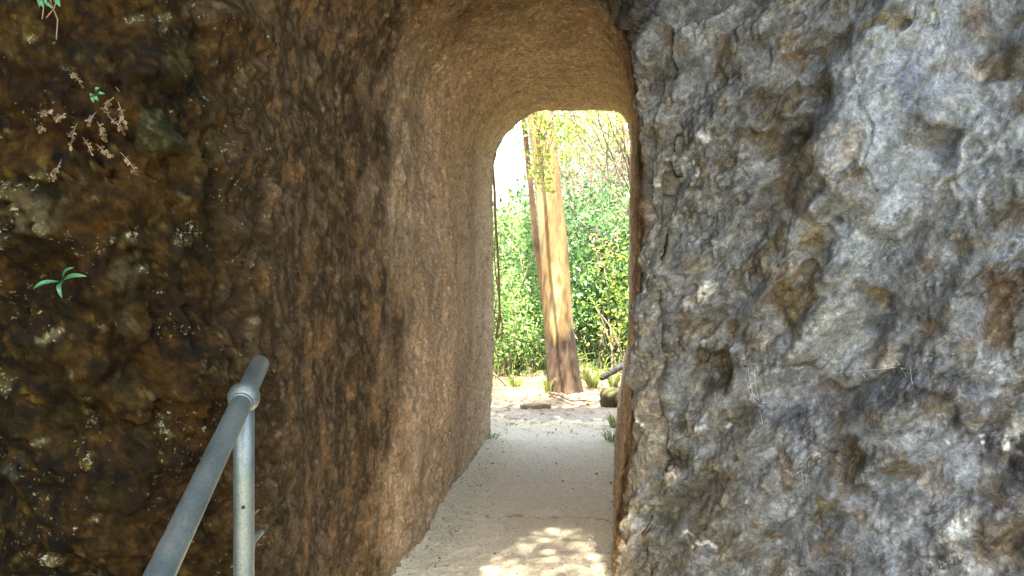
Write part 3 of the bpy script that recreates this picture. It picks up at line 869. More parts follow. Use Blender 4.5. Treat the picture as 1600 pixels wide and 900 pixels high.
m, nt, b = new_mat('pebble_stone')
at_ = nt.nodes.new('ShaderNodeAttribute'); at_.attribute_name = 'tint'
rp = ramp(nt, at_.outputs['Fac'], [(0, (0.045, 0.04, 0.035)), (0.4, (0.17, 0.15, 0.12)), (0.75, (0.36, 0.33, 0.28)), (1, (0.72, 0.70, 0.64))])
nt.links.new(rp.outputs[0], b.inputs['Base Color']); b.inputs['Roughness'].default_value = 0.9
M_PEB = m
pp, ss, tt = [], [], []
for k in range(2600):
    t_ = RNG.random()
    y = 3.2 * (7.2 / 3.2) ** t_
    s0 = RNG.uniform(-0.92, 0.92)
    if RNG.random() < 0.5: s0 = RNG.uniform(0.6, 0.97) * (1 if RNG.random() < 0.65 else -1)
    xcen = -0.10 + 0.139 * (y - 2.7)
    x = xcen + s0 * 0.70
    big_ = RNG.random() < 0.05
    sz = RNG.uniform(0.006, 0.011) if big_ else RNG.uniform(0.002, 0.0055)
    pp.append((x, y, floor_z(x, y) + sz * 0.25)); ss.append(sz)
    tt.append(RNG.choice([0.05, 0.35, 0.6, 1.0], p=[.34, .3, .2, .16]))
gravel = pebbles('gravel', pp, ss, tt, M_PEB)
tag(gravel, 'small dark and white pebbles scattered over the tunnel path', 'gravel', kind='stuff')

mb = MB()
for k in range(1500):
    y = RNG.uniform(6.3, 9.6); x = RNG.uniform(-1.2, 2.4)
    if y < 6.8: x = RNG.uniform(-0.2, 1.0)
    if RNG.random() > 0.12 + 0.88 * sstep(6.5, 8.3, y): continue
    z = floor_z(x, y) + 0.004
    L_ = RNG.uniform(0.03, 0.085)
    V_, F_, A_ = leaf_cards(np.array([(x, y, z + 0.006)]), L_, 0.3, 1.6)
    V_[:, 2] = z + np.clip(V_[:, 2] - z, 0.0, 0.02)
    mb.add(V_, F_, A_)
for k in range(170):
    y = RNG.uniform(6.2, 9.2); x = RNG.uniform(-0.9, 1.9)
    if RNG.random() > 0.10 + 0.9 * sstep(6.6, 8.4, y): continue
    if y < 6.8: x = RNG.uniform(-0.1, 0.9)
    z = floor_z(x, y) + 0.007
    a = RNG.uniform(-0.6, 0.6) + (0 if RNG.random() < .7 else 1.5)
    L_ = RNG.uniform(0.03, 0.12); d_ = np.array([math.cos(a), math.sin(a), 0]) * L_
    p_ = np.array([x, y, z])
    mb.tube([p_ - d_, p_ + np.array([0, 0.01, 0.006]), p_ + d_], [0.002, 0.003, 0.0015], 5, RNG.random())
for k in range(190):
    y = 3.6 * (6.3 / 3.6) ** RNG.random(); s0 = RNG.choice([-1, 1], p=[.3, .7]) * RNG.uniform(0.6, 0.9)
    x = -0.10 + 0.139 * (y - 2.7) + s0 * 0.66
    z = floor_z(x, y) + 0.004
    V_, F_, A_ = leaf_cards(np.array([(x, y, z + 0.006)]), RNG.uniform(0.012, 0.03), 0.4, 1.6)
    V_[:, 2] = z + np.clip(V_[:, 2] - z, 0.0, 0.012)
    mb.add(V_, F_, A_ * 0.5)
litter = mb.build('leaf_litter', M_LITTER, None, False)
tag(litter, 'dry fallen leaves and twigs strewn over the ground beyond the tunnel', 'leaf litter', kind='stuff')

# ------------------------------------------------------------------ galvanised handrail
m, nt, b = new_mat('galvanised_steel')
n1 = noise_node(nt, 9, 4, 0.6, (1, 1, 0.6)); n2 = noise_node(nt, 160, 3, 0.7)
r1 = ramp(nt, n1.outputs[0], [(0.3, (0.085, 0.115, 0.112)), (0.5, (0.14, 0.172, 0.16)), (0.75, (0.20, 0.21, 0.185))])
r2 = ramp(nt, n2.outputs[0], [(0.3, (0.72,) * 3), (0.6, (1.1,) * 3)])
nt.links.new(mulcol(nt, r1.outputs[0], r2.outputs[0]), b.inputs['Base Color'])
b.inputs['Metallic'].default_value = 0.7
rr_ = ramp(nt, n2.outputs[0], [(0.3, (0.42,) * 3), (0.7, (0.56,) * 3)]); nt.links.new(rr_.outputs[0], b.inputs['Roughness'])
bump(nt, b, [(n2.outputs[0], 0.0008, 0.6)])
M_GALV = m
m, nt, b = new_mat('hole_shade'); b.inputs['Base Color'].default_value = (0.01, 0.01, 0.01, 1); b.inputs['Roughness'].default_value = 1
M_HOLE = m
ball = at(381, 621, 1.79)
near = at(249, 900, 1.22)
dirr = ball - near; dirr /= np.linalg.norm(dirr)
RP = 0.0232
# where the rail meets the rock
end = ball.copy()
while project(end[None])[0][0] < 402: end = end + dirr * 0.002
end = end + dirr * 0.03
start = near - dirr * 1.35
rail = thing('handrail', 'galvanised pipe handrail with a ball joint and post running into the brown rock', 'handrail', (ball[0], ball[1], 0))
mb = MB(); mb.tube([lerp(start, end, t) for t in np.linspace(0, 1, 12)], RP, 40); mb.build('top_rail', M_GALV, rail)


def lathe(prof, c, axis, seg=40):
    axis = np.asarray(axis, float) / np.linalg.norm(axis)
    m_ = MB(); m_.tube([np.asarray(c) + axis * h for h, r in prof], [max(r, 1e-4) for h, r in prof], seg)
    return m_


jt = [(0.0355 * -math.cos(a), 0.0355 * math.sin(a)) for a in np.linspace(0.05, math.pi - 0.05, 24)]
jn = lathe(jt, ball, (0, 0, 1)).build('ball_joint', M_GALV, rail)
for sg in (-1, 1):
    c0 = ball + dirr * sg * 0.0258
    lathe([(0, 0.0258), (0.003, 0.0258), (0.006, 0.0250), (0.007, 0.0240)], c0, dirr * sg).build('collar', M_GALV, jn)
tilt = np.array([-0.018, -0.01, -1.0])
foot = ball + tilt * (ball[2] + 0.05)
pm = MB(); pm.tube([lerp(ball, foot, t) for t in np.linspace(0, 1, 8)], RP, 40)
post = pm.build('post', M_GALV, rail)
# bolt hole in the post: a black disc paints the shade inside
hp = at(373, 787, ball[1])
t_ = (ball[2] - hp[2]) / 1.0
axp = ball + tilt * t_
hd = CAM - axp; hd[2] = 0; hd /= np.linalg.norm(hd); hd = hd * 0.999 + np.array([-0.05, 0, 0]); hd /= np.linalg.norm(hd)
lathe([(-0.004, 0.0042), (0.0006, 0.0042)], axp + hd * RP, hd, 20).build('bolt_hole', M_HOLE, post)
# slim brace behind the post
b0 = at(394, 846, 1.88); b1 = at(385, 905, 1.85)
bm_ = MB(); bm_.tube([b0 + np.array([0.004, .06, .002]), b0 + np.array([0.003, .03, .004]), b0, lerp(b0, b1, .3), b1, b1 + (b1 - b0) * 6], [0.007, 0.0085, 0.009, 0.009, 0.009, 0.009], 16)
bm_.build('brace', M_GALV, rail)
# base plate and second post towards the viewer (below and behind the frame)
lathe([(-0.01, 0.07), (0.012, 0.07)], (foot[0], foot[1], 0.012), (0, 0, 1)).build('base_plate', M_GALV, rail)
s2 = start + dirr * 0.1
pm = MB(); pm.tube([s2, np.array([s2[0], s2[1], -0.05])], RP, 30); pm.build('post', M_GALV, rail)
# ------------------------------------------------------------------ plants on the left face
def blade(pts, widths, fold=0.3, upv=(0, -1, 0.3), a=0.5):
    pts = np.asarray(pts, float); T = np.gradient(pts, axis=0); T /= np.linalg.norm(T, axis=1, keepdims=True)
    upv = np.asarray(upv, float)
    S = np.cross(T, upv); S /= np.linalg.norm(S, axis=1, keepdims=True) + 1e-9
    Nm = np.cross(S, T)
    w = np.asarray(widths)[:, None] / 2
    V = np.concatenate([pts - S * w + Nm * w * fold, pts, pts + S * w + Nm * w * fold])
    k = len(pts); i = np.arange(k - 1)
    Fq = np.concatenate([np.stack([i, i + 1, k + i + 1, k + i], 1), np.stack([k + i, k + i + 1, 2 * k + i + 1, 2 * k + i], 1)])
    return V, Fq, a


LW = np.array([0.15, 0.6, 0.95, 1.0, 0.85, 0.55, 0.05])


def img_leaf(mb, p0, p1, depth_pt, nrm, width, lift=0.01, a=0.5, sag=0.006):
    """a leaf from photo pixel p0 to p1, standing off the rock"""
    y = depth_pt[1] - 0.02
    A_ = at(p0[0], p0[1], y); B_ = at(p1[0], p1[1], y - lift)
    t = np.linspace(0, 1, 7)
    pts = A_ + (B_ - A_) * t[:, None]
    pts[:, 2] += sag * np.sin(t * np.pi)
    pts[:, 1] -= 0.010 * np.sin(t * np.pi)
    V, Fq, a = blade(pts, LW * width, 0.35, (0.1, -1, 0.5), a)
    mb.add(V, Fq, a)


def stem_from_rock(px, py, tgt):
    p, nn = surf(px, py)
    return p - nn * 0.01


sp, sn = surf(97, 440)
t_ = thing('seedling', 'small seedling with four narrow bright green leaves on the dark rock left of the handrail', 'plant', sp)
mb = MB()
for tip, w in [((52, 452), 0.0095), ((136, 432), 0.0105), ((97, 466), 0.0100), ((116, 418), 0.007)]:
    img_leaf(mb, (96 + (tip[0] - 96) * 0.08, 439 + (tip[1] - 439) * 0.08), tip, sp, sn, w, 0.02, RNG.uniform(.4, 1))
mb.build('leaf', M_SPRIG, t_)
mb = MB(); e_ = at(96, 439, sp[1] - 0.02); mb.tube([sp - sn * 0.02, lerp(sp, e_, .6) - np.array([0, 0, .004]), e_], [0.0016, .0014, .0012], 8); mb.build('stem', M_SPRIG, t_)

sp, sn = surf(152, 150)
t_ = thing('seedling', 'tiny green seedling just above the dry fern fronds', 'plant', sp)
mb = MB()
for tip, w in [((156, 137), .009), ((164, 147), .007), ((141, 152), .007), ((147, 161), .009), ((154, 158), .007)]:
    img_leaf(mb, (152, 150), tip, sp, sn, w, 0.012, RNG.uniform(.2, .8), 0.002)
mb.build('leaf', M_SPRIG, t_)
mb = MB(); e_ = at(152, 150, sp[1] - 0.02); mb.tube([sp - sn * 0.02, e_], [0.0012, .001], 8); mb.build('stem', M_SPRIG, t_)

sp, sn = surf(175, 185)
t_ = thing('dry_fern', 'dried cream and pink fern fronds drooping beside the pale wedge stone', 'fern', sp)
fl = [[(181, 136), (192, 150), (200, 168), (203, 176)], [(178, 152), (168, 160), (162, 170), (168, 178)], [(150, 175), (140, 188), (138, 193)], [(152, 190), (160, 205), (163, 220)],
      [(130, 215), (138, 228), (144, 243)], [(150, 225), (165, 238), (178, 244)], [(188, 238), (202, 252), (212, 270)], [(170, 182), (185, 196), (192, 206)], [(120, 193), (115, 205), (111, 228)],
      [(108, 116), (118, 118), (127, 133)], [(58, 176), (70, 178), (78, 174)], [(82, 182), (92, 186), (98, 180)], [(95, 250), (90, 265), (82, 280)], [(60, 195), (64, 203), (70, 200)], [(185, 160), (192, 180), (195, 195)]]
for k, pl in enumerate(fl):
    mb = MB(); stm = MB()
    mx_, my_ = pl[0]
    q_, qn = surf(*pl[0])
    pts = []
    for s in np.linspace(0, 1, 10):
        f = s * (len(pl) - 1); i = min(int(f), len(pl) - 2); ff = f - i
        x = lerp(pl[i][0], pl[i + 1][0], ff); y_ = lerp(pl[i][1], pl[i + 1][1], ff)
        pts.append(at(x, y_, q_[1] - 0.012 - 0.035 * math.sin(s * 2.6)))
    pts = np.array(pts)
    stm.tube(np.concatenate([[q_ - qn * 0.01], pts]), 0.0008, 6)
    for j in range(2, 10):
        T = pts[j] - pts[j - 1]; T /= np.linalg.norm(T)
        sd = np.cross(T, (0, -1, 0.2)); sd /= np.linalg.norm(sd)
        for sg in (-1, 1):
            if RNG.random() < 0.2: continue
            L_ = RNG.uniform(0.006, 0.011)
            dv_ = sd * sg + T * 0.6 + RNG.normal(size=3) * 0.25; dv_ /= np.linalg.norm(dv_)
            tt_ = np.linspace(0, 1, 5)
            V_, Fq, a = blade(pts[j] + dv_ * L_ * tt_[:, None], np.array([.4, .9, 1, .8, .1]) * L_ * 0.6, 0.3, (0, -1, .4) + RNG.normal(size=3) * 0.3, RNG.uniform(.3, 1))
            mb.add(V_, Fq, a)
    fr = mb.build('frond', M_DRYFERN, t_)
    stm.build('stem', M_TWIG, fr)

sp, sn = surf(72, 6)
t_ = thing('trailing_plant', 'trailing plant with bright green leaves and bare roots hanging at the top left edge', 'plant', sp)
mb = MB()
for p0, tip, w in [((66, -4), (68, 12), .012), ((92, -6), (94, 11), .013), ((72, 2), (62, 12), .006), ((74, 4), (82, 14), .006), ((70, -20), (50, -8), .012), ((85, -22), (104, -12), .012), ((78, -4), (74, 10), .007)]:
    img_leaf(mb, p0, tip, sp, sn, w, 0.02, RNG.uniform(.3, 1), 0.003)
mb.build('leaf', M_SPRIG, t_)
mb = MB()
for pl, r_ in [([(76, -20), (80, 6), (90, 30), (88, 62)], .0011), ([(92, -10), (84, 14), (72, 28)], .0013), ([(70, -15), (68, 12), (66, 30)], .0011)]:
    pts = [surf(pl[0][0], max(pl[0][1], 4))[0]] + [at(x, y_, sp[1] - 0.02 - 0.008 * i) for i, (x, y_) in enumerate(pl)]
    mb.tube(pts, r_, 6)
mb.build('stem', M_TWIG, t_)

# the pale wedge-shaped stone set in the left face
sp, sn = surf(233, 205)
M_WEDGE = plain_material('lichened_stone', [(0.3, (0.010, 0.010, 0.004)), (0.52, (0.017, 0.0165, 0.007)), (0.72, (0.055, 0.052, 0.022))], 60, 0.95, None, 0.006, 0.04)
yb = sp[1] + 0.006
front_tri = [at(221, 166, yb - 0.014), at(270, 222, yb - 0.010), at(262, 232, yb - 0.0), at(212, 242, yb + 0.002), at(200, 196, yb + 0.0)]
ridge = at(214, 190, yb - 0.034)
back_tri = [p + np.array([0, 0.10, 0]) for p in front_tri]
V_ = np.array(front_tri + back_tri + [ridge])
F3 = [(i, 10, (i + 1) % 5) for i in range(5)]
F4 = [(i, (i + 1) % 5, 5 + (i + 1) % 5, 5 + i) for i in range(5)]
st_ = mesh_np('embedded_stone', V_, [np.array(F3), np.array(F4)], M_WEDGE, None, False)
sub = st_.modifiers.new('round', 'BEVEL'); sub.width = 0.004; sub.segments = 2
st_.parent = cliff
tag(st_, 'pale lichen-grey wedge stone')

# cobwebs on the right face
m = bpy.data.materials.new('web_silk'); m.use_nodes = True
nt = m.node_tree; nt.nodes['Principled BSDF'].inputs['Base Color'].default_value = (0.75, 0.77, 0.78, 1); nt.nodes['Principled BSDF'].inputs['Roughness'].default_value = 0.6
M_WEB = m


def web(label, strands, r_=0.0006):
    sp, sn = surf(*strands[0][0])
    mb = MB()
    for pl in strands:
        pts = []
        for (x, y_) in pl:
            p, nn = surf(x, y_, 5); pts.append(p - FWD * 0.006)
        pts = np.array(pts)
        k = np.linspace(0, len(pts) - 1, len(pts) * 4)
        pi = np.stack([np.interp(k, np.arange(len(pts)), pts[:, c]) for c in range(3)], 1)
        pi += RNG.normal(size=pi.shape) * 0.0006
        mb.tube(pi, r_, 5)
    return tag(mb.build('cobweb', M_WEB), label, 'cobweb')


web('white cobweb hanging below the brown hollow low on the grey rock', [[(1168, 575), (1172, 600), (1178, 628), (1190, 634)], [(1178, 572), (1180, 600), (1184, 622)], [(1166, 600), (1174, 622), (1182, 630), (1194, 628)],
    [(1172, 590), (1176, 612), (1170, 624)], [(1170, 620), (1180, 632), (1188, 634)], [(1176, 615), (1186, 626)], [(1186, 640), (1190, 660)]], 0.0002)
web('wide cobweb of pale threads along the ledge of the grey rock', [[(1300, 583), (1345, 580), (1400, 572), (1450, 560), (1490, 552)], [(1400, 572), (1424, 578)], [(1420, 570), (1424, 600)], [(1405, 572), (1416, 590)], [(1424, 575), (1432, 568)],
    [(1330, 565), (1345, 582), (1352, 592)], [(1395, 560), (1410, 575)]], 0.00018)
web('faint loop of cobweb low on the grey rock', [[(1240, 742), (1250, 735), (1252, 752), (1243, 760)], [(1252, 735), (1256, 765)], [(1230, 728), (1238, 745)]], 0.00016)
web('faint ring of cobweb threads beside the dark diagonal streak', [[(1245, 700), (1262, 680), (1270, 690)], [(1258, 676), (1268, 668)]], 0.00016)

# ------------------------------------------------------------------ beyond the tunnel
def bark_tree_material():
    m, nt, b = new_mat('gum_bark')
    n1 = noise_node(nt, 5, 5, 0.6, (1, 1, 0.22)); n2 = noise_node(nt, 38, 4, 0.7, (1, 1, 0.18)); n3 = noise_node(nt, 3.2, 4, 0.6, (1.6, 1.6, 0.35))
    r1 = ramp(nt, n1.outputs[0], [(0.3, (0.11, 0.055, 0.016)), (0.46, (0.205, 0.125, 0.038)), (0.64, (0.29, 0.21, 0.095))])
    r2 = ramp(nt, n2.outputs[0], [(0.32, (0.55,) * 3), (0.5, (1, 1, 1)), (0.7, (1.15,) * 3)])
    c = mulcol(nt, r1.outputs[0], r2.outputs[0])
    # dark rough stocking of bark at the foot
    g = nt.nodes.new('ShaderNodeNewGeometry'); sx = nt.nodes.new('ShaderNodeSeparateXYZ'); nt.links.new(g.outputs['Position'], sx.inputs[0])
    ad = nt.nodes.new('ShaderNodeMath'); ad.operation = 'MULTIPLY_ADD'; nt.links.new(n3.outputs[0], ad.inputs[0]); ad.inputs[1].default_value = -1.05
    nt.links.new(sx.outputs[2], ad.inputs[2])
    st = ramp(nt, ad.outputs[0], [(0.0, (1, 1, 1)), (0.14, (0, 0, 0))])
    mx = nt.nodes.new('ShaderNodeMix'); mx.data_type = 'RGBA'
    nt.links.new(st.outputs[0], mx.inputs[0]); nt.links.new(c, mx.inputs[6])
    rd = ramp(nt, n2.outputs[0], [(0.3, (0.025, 0.015, 0.008)), (0.7, (0.11, 0.065, 0.03))]); nt.links.new(rd.outputs[0], mx.inputs[7])
    nt.links.new(mx.outputs[2], b.inputs['Base Color']); b.inputs['Roughness'].default_value = 0.8
    bump(nt, b, [(n1.outputs[0], 0.03, 0.6), (n2.outputs[0], 0.012, 0.9)])
    return m


M_GUM = bark_tree_material()


def trunk_mesh(line, seg=48, flare=0.0, sub=40, fluting=0.03, seed=1):
    """line: [(x,y,z,r)...] -> lofted trunk with flutes and lumps"""
    line = np.array(line, float)
    k = np.linspace(0, len(line) - 1, sub)
    L_ = np.stack([np.interp(k, np.arange(len(line)), line[:, c]) for c in range(4)], 1)
    th = np.linspace(0, 2 * np.pi, seg, endpoint=False)
    V = []
    for x, y, z, r in L_:
        ring = np.stack([x + r * np.cos(th), y + r * np.sin(th), np.full(seg, z)], 1)
        V.append(ring)
    V = np.concatenate(V); ctr = np.repeat(L_[:, :3], seg, 0); rr = np.repeat(L_[:, 3], seg)
    rad = (V - ctr); rad /= np.linalg.norm(rad, axis=1, keepdims=True) + 1e-9
    d = rr * (fluting * 2 * fbm(V, 4, 3, seed + 60, 0.5, False, (1.5, 1.5, .25)) + fluting * fbm(V, 14, 3, seed + 61, 0.6, False, (1, 1, .4)))
    V = V + rad * d[:, None]
    i = np.arange(seg); j = (i + 1) % seg
    Fq = np.concatenate([np.stack([a * seg + i, a * seg + j, (a + 1) * seg + j, (a + 1) * seg + i], 1) for a in range(sub - 1)])
    return V, Fq


def crown_leaves(mb, centres, spread, nper, size, aspect=0.45, tint=(0, 1), droop=None, keep=None):
    for c, s in zip(centres, np.broadcast_to(spread, (len(centres),))):
        n_ = max(3, int(nper * RNG.uniform(0.6, 1.3)))
        C = np.asarray(c) + RNG.normal(size=(n_, 3)) * s * np.array([1, 1, 0.7])
        if keep is not None:
            C = C[keep(C)]
            if len(C) == 0: continue
            n_ = len(C)
        t0 = RNG.uniform(tint[0], tint[1])
        V, Ft, A_ = leaf_cards(C, size * RNG.uniform(0.7, 1.3, n_), aspect, 0.35, np.clip(t0 + RNG.normal(size=n_) * 0.26, 0, 1), droop)
        mb.add(V, Ft, A_)


def limb(mb, a, b, r0, r1, bend=0.15, n_=6, seg=7):
    a, b = np.asarray(a, float), np.asarray(b, float)
    L_ = np.linalg.norm(b - a); t = np.linspace(0, 1, n_)
    pts = a + (b - a) * t[:, None]
    off = RNG.normal(size=3) * bend * L_
    pts += np.sin(t * np.pi)[:, None] * off + RNG.normal(size=(n_, 3)) * 0.015 * L_ * (t > 0)[:, None]
    mb.tube(pts, lerp(r0, r1, t), seg)
    return pts


def shrub(name, label, cat, base, h, rad, nclump, nper, leaf, mat, tint=(0, 1), group=None, stems=5, stemmat=None, spread=0.16, bottom=0.08, aspect=0.45, keep=None):
    bx, by = base
    bz = floor_z(bx, by) if by < 11 else float(terrain(np.array([bx]), np.array([by]))[0])
    t_ = thing(name, label, cat, (bx, by, bz), group)
    cs = []
    while len(cs) < nclump:
        p = RNG.uniform(-1, 1, 3)
        rr = np.linalg.norm(p)
        if rr > 1 or rr < 0.35: continue
        z = (p[2] * 0.5 + 0.5)
        c = np.array([bx + p[0] * rad, by + p[1] * rad, bz + h * (bottom + (1 - bottom) * z * RNG.uniform(0.75, 1.28))])
        cs.append(c)
    cs = np.array(cs)
    fm = MB(); crown_leaves(fm, cs, spread, nper, leaf, aspect, tint, None, keep)
    fm.build('foliage', mat, t_)
    sm_ = MB()
    roots = [np.array([bx + RNG.normal() * 0.06, by + RNG.normal() * 0.06, bz - 0.05]) for _ in range(stems)]
    for k, r_ in enumerate(roots):
        top = cs[RNG.integers(len(cs))]
        limb(sm_, r_, top, 0.016 * max(1, h / 2), 0.005, 0.1)
    for c in cs[::2]:
        o = cs[np.argsort(((cs - c) ** 2).sum(1))[min(3, len(cs) - 1)]]
        limb(sm_, (o + np.array([bx, by, o[2] - 0.2])) / 2, c, 0.007, 0.002, 0.15, 5, 5)
    sm_.build('stem', stemmat or M_TWIG, t_)
    return t_


def gp(px, py):
    """ground point seen at a photo pixel (flat ground)"""
    v_ = FWD + np.array([1, 0, 0]) * (px - 800) / F - UPV * (py - 450) / F
    k = -CAM[2] / v_[2]
    return CAM + v_ * k


# ---- the big gum tree
tb = gp(882, 610)
TY = tb[1]
line = []
for px, py, w in [(884, 622, 70), (883, 606, 60), (880, 575, 53), (876, 530, 50), (870, 460, 47.5), (866, 400, 46), (860, 330, 44), (852, 250, 43), (843, 180, 42), (832, 100, 41), (818, 0, 40)]:
    p = at(px, py, TY); line.append((p[0], p[1], p[2], w * 0.95 * TY / F / 2))
line[0] = (*line[0][:2], -0.15, line[0][3])
lx, ly, lz, lr = line[-1]
line += [(lx - 0.15, ly + .05, 6.0, lr * .93), (lx - 0.3, ly + .15, 8.5, lr * .8), (lx - 0.35, ly + .2, 11, lr * .55)]
gum = thing('gum_tree', 'tall gum tree with orange-tan bark and dark rough foot in front of the tunnel exit', 'tree', (tb[0], TY, 0))
V_, Fq = trunk_mesh(line, 64, sub=90, fluting=0.035)
mesh_np('trunk', V_, Fq, M_GUM, gum)
lm = MB(); tips = []
topb = np.array(line[-1][:3])
for k in range(16):
    zz = RNG.uniform(6.5, 11)
    a = RNG.uniform(0, 6.28)
    src = np.array([np.interp(zz, [l[2] for l in line], [l[c] for l in line]) for c in range(3)])
    tip = src + np.array([math.cos(a) * RNG.uniform(1, 2.6), abs(math.sin(a)) * RNG.uniform(1, 2.6) * (1 if RNG.random() < .8 else -.5), RNG.uniform(0.6, 2)])
    limb(lm, src, tip, 0.06, 0.018, 0.1, 7, 8); tips.append(tip)
lm.build('limb', M_GUM, gum)
fm = MB()
crown_leaves(fm, np.repeat(np.array(tips), 6, 0) + RNG.normal(size=(96, 3)) * 0.55, 0.35, 55, 0.12, 0.25, (0.2, 1), (0, 0, -0.7))
fm.build('crown', M_LEAF, gum)
# leafy low branch hanging in front of the trunk
lb = MB(); lt = MB()
br0 = np.array([line[-4][0], TY, 3.9])
pts_leaf = []
for px, py in [(830, 192), (846, 200), (858, 205), (842, 222), (856, 232), (835, 238), (850, 250), (862, 245), (846, 262), (858, 270), (852, 284), (870, 212), (826, 208), (838, 255), (845, 183), (866, 190), (880, 197), (893, 205), (846, 275), (853, 292), (835, 270)]:
    pts_leaf.append(at(px, py, TY - 1.5 + RNG.normal() * 0.1))
pts_leaf = np.array(pts_leaf)
crown_leaves(lb, pts_leaf, 0.05, 16, 0.045, 0.6, (0.3, 1.0), (0, 0, -0.2))
tip0 = at(850, 215, TY - 1.5)
mainp = limb(lt, br0, tip0, 0.022, 0.008, 0.06, 8, 7)
for p in pts_leaf[::2]:
    limb(lt, mainp[RNG.integers(5, 8)], p, 0.006, 0.002, 0.1, 5, 5)
bo = lt.build('low_branch', M_TWIG, gum)
lb.build('leaves', M_LEAFY, bo)

# ---- slender stem leaning up behind the gum
t_ = thing('slender_tree', 'slender dark red-brown tree leaning just behind the left side of the gum trunk', 'tree', (*gp(866, 604)[:2], 0))
ln = []
for px, py, w in [(868, 600, 15), (856, 500, 13), (842, 400, 12), (836, 370, 10), (831, 310, 10), (826, 260, 9.5), (820, 200, 9), (815, 165, 9), (806, 60, 8)]:
    p = at(px, py, TY + 0.55); ln.append((p[0], p[1], p[2], w * (TY + .55) / F / 2))
ln[0] = (*ln[0][:2], -0.1, ln[0][3])
ln.append((ln[-1][0] - .1, ln[-1][1], 6.5, .02))
V_, Fq = trunk_mesh(ln, 16, sub=60, fluting=0.12, seed=4)
M_RED = plain_material('red_bark', [(0.30, (0.03, 0.022, 0.016)), (0.46, (0.16, 0.085, 0.04)), (0.7, (0.30, 0.18, 0.10))], 7, 0.85, (1, 1, 0.5), 0.01)
mesh_np('trunk', V_, Fq, M_RED, t_)
fm = MB(); cs = np.array([[ln[-1][0], ln[-1][1], 6.4]]) + RNG.normal(size=(22, 3)) * np.array([.5, .5, .4]); crown_leaves(fm, cs, 0.2, 30, 0.08, 0.3, (0.2, 1)); fm.build('crown', M_LEAF, t_)

# ---- hanging vine at the left edge of the exit
vp = [(764, 262), (767, 300), (768, 340), (771, 380), (773, 420), (774, 455), (775, 490), (772, 508), (769, 530)]
pts = np.array([at(x + 6, y_, 6.62) for x, y_ in vp])
mb = MB(); mb.tube(np.concatenate([[pts[0] + np.array([-.12, 0, .35])], pts]), 0.0105, 8, rough=0.08)
vp2 = np.array([at(x + 6, y_, 6.66) for x, y_ in [(770, 470), (765, 500), (772, 520), (776, 500), (774, 470), (770, 440), (766, 400), (769, 350)]])
mb.tube(vp2, 0.006, 7, rough=0.08)
mb.tube([at(782, 490, 6.62), at(785, 505, 6.6), at(784, 520, 6.62), at(777, 528, 6.64)], 0.006, 7)
M_VINE = plain_material('vine_bark', [(0.3, (0.22, 0.12, 0.05)), (0.7, (0.42, 0.27, 0.13))], 20)
vn = mb.build('hanging_vine', M_VINE)
tag(vn, 'bare orange-brown vine hanging down the left side of the tunnel exit', 'vine')

# ---- shrubs and trees behind, each a thing of its own
def bx_at(px, y): return 0.0 + (px - 800) / F * y


S_ = shrub
S_('shrub', 'bushy green shrub filling the left of the exit beside the gum trunk', 'shrub', (bx_at(800, 10.0), 10.0), 1.75, 0.62, 90, 46, 0.075, M_LEAF, (0.1, 0.9))
S_('shrub', 'low fine-leaved green shrub at the left foot of the exit opening', 'shrub', (bx_at(778, 9.2), 9.2), 1.15, 0.42, 46, 46, 0.055, M_LEAF, (0.3, 1.0))
S_('shrub', 'low pale green shrub between the left shrubs and the gum foot', 'shrub', (bx_at(835, 9.5), 9.5), 1.0, 0.36, 34, 46, 0.05, M_LEAF, (0.4, 1.0))
S_('shrub', 'dense dark glossy shrub right of the gum trunk', 'shrub', (bx_at(930, 10.3), 10.3), 2.25, 0.62, 90, 44, 0.085, M_LEAFD, (0.1, 0.9))
S_('shrub', 'tall glossy shrub at the right edge of the exit with yellow-green tips', 'shrub', (bx_at(985, 10.0), 10.0), 2.0, 0.45, 56, 44, 0.075, M_LEAFD, (0.4, 1.0))
S_('shrub', 'yellow-green sapling bush in front of the dark shrub at the right', 'shrub', (bx_at(968, 9.4), 9.4), 1.45, 0.30, 22, 30, 0.06, M_LEAFY, (0.0, 0.6))
S_('shrub', 'wispy grey-olive twiggy bush high behind the gum on the right', 'shrub', (bx_at(935, 13.0), 13.0), 4.4, 1.15, 150, 44, 0.06, M_LEAFG, (0.2, 1.0), stems=26, spread=0.22, bottom=0.2, aspect=0.2)
S_('shrub', 'second row shrub behind the bushy one on the left', 'shrub', (bx_at(790, 12.6), 12.6), 2.3, 1.05, 80, 46, 0.09, M_LEAF, (0.3, 1.0))
S_('shrub', 'broad shrub in the gap directly behind the gum trunk', 'shrub', (bx_at(885, 12.0), 12.0), 3.0, 0.95, 80, 44, 0.085, M_LEAF, (0.0, 0.8))
S_('shrub', 'shrub on the bank left of the exit, hidden behind the brown tunnel wall', 'shrub', (-1.35, 9.6), 1.9, 0.6, 50, 40, 0.08, M_LEAF, (0.1, 0.8))
S_('shrub', 'shrub on the bank right of the exit beside the stone block', 'shrub', (2.6, 9.6), 1.9, 0.6, 50, 40, 0.08, M_LEAFD, (0.1, 0.8))


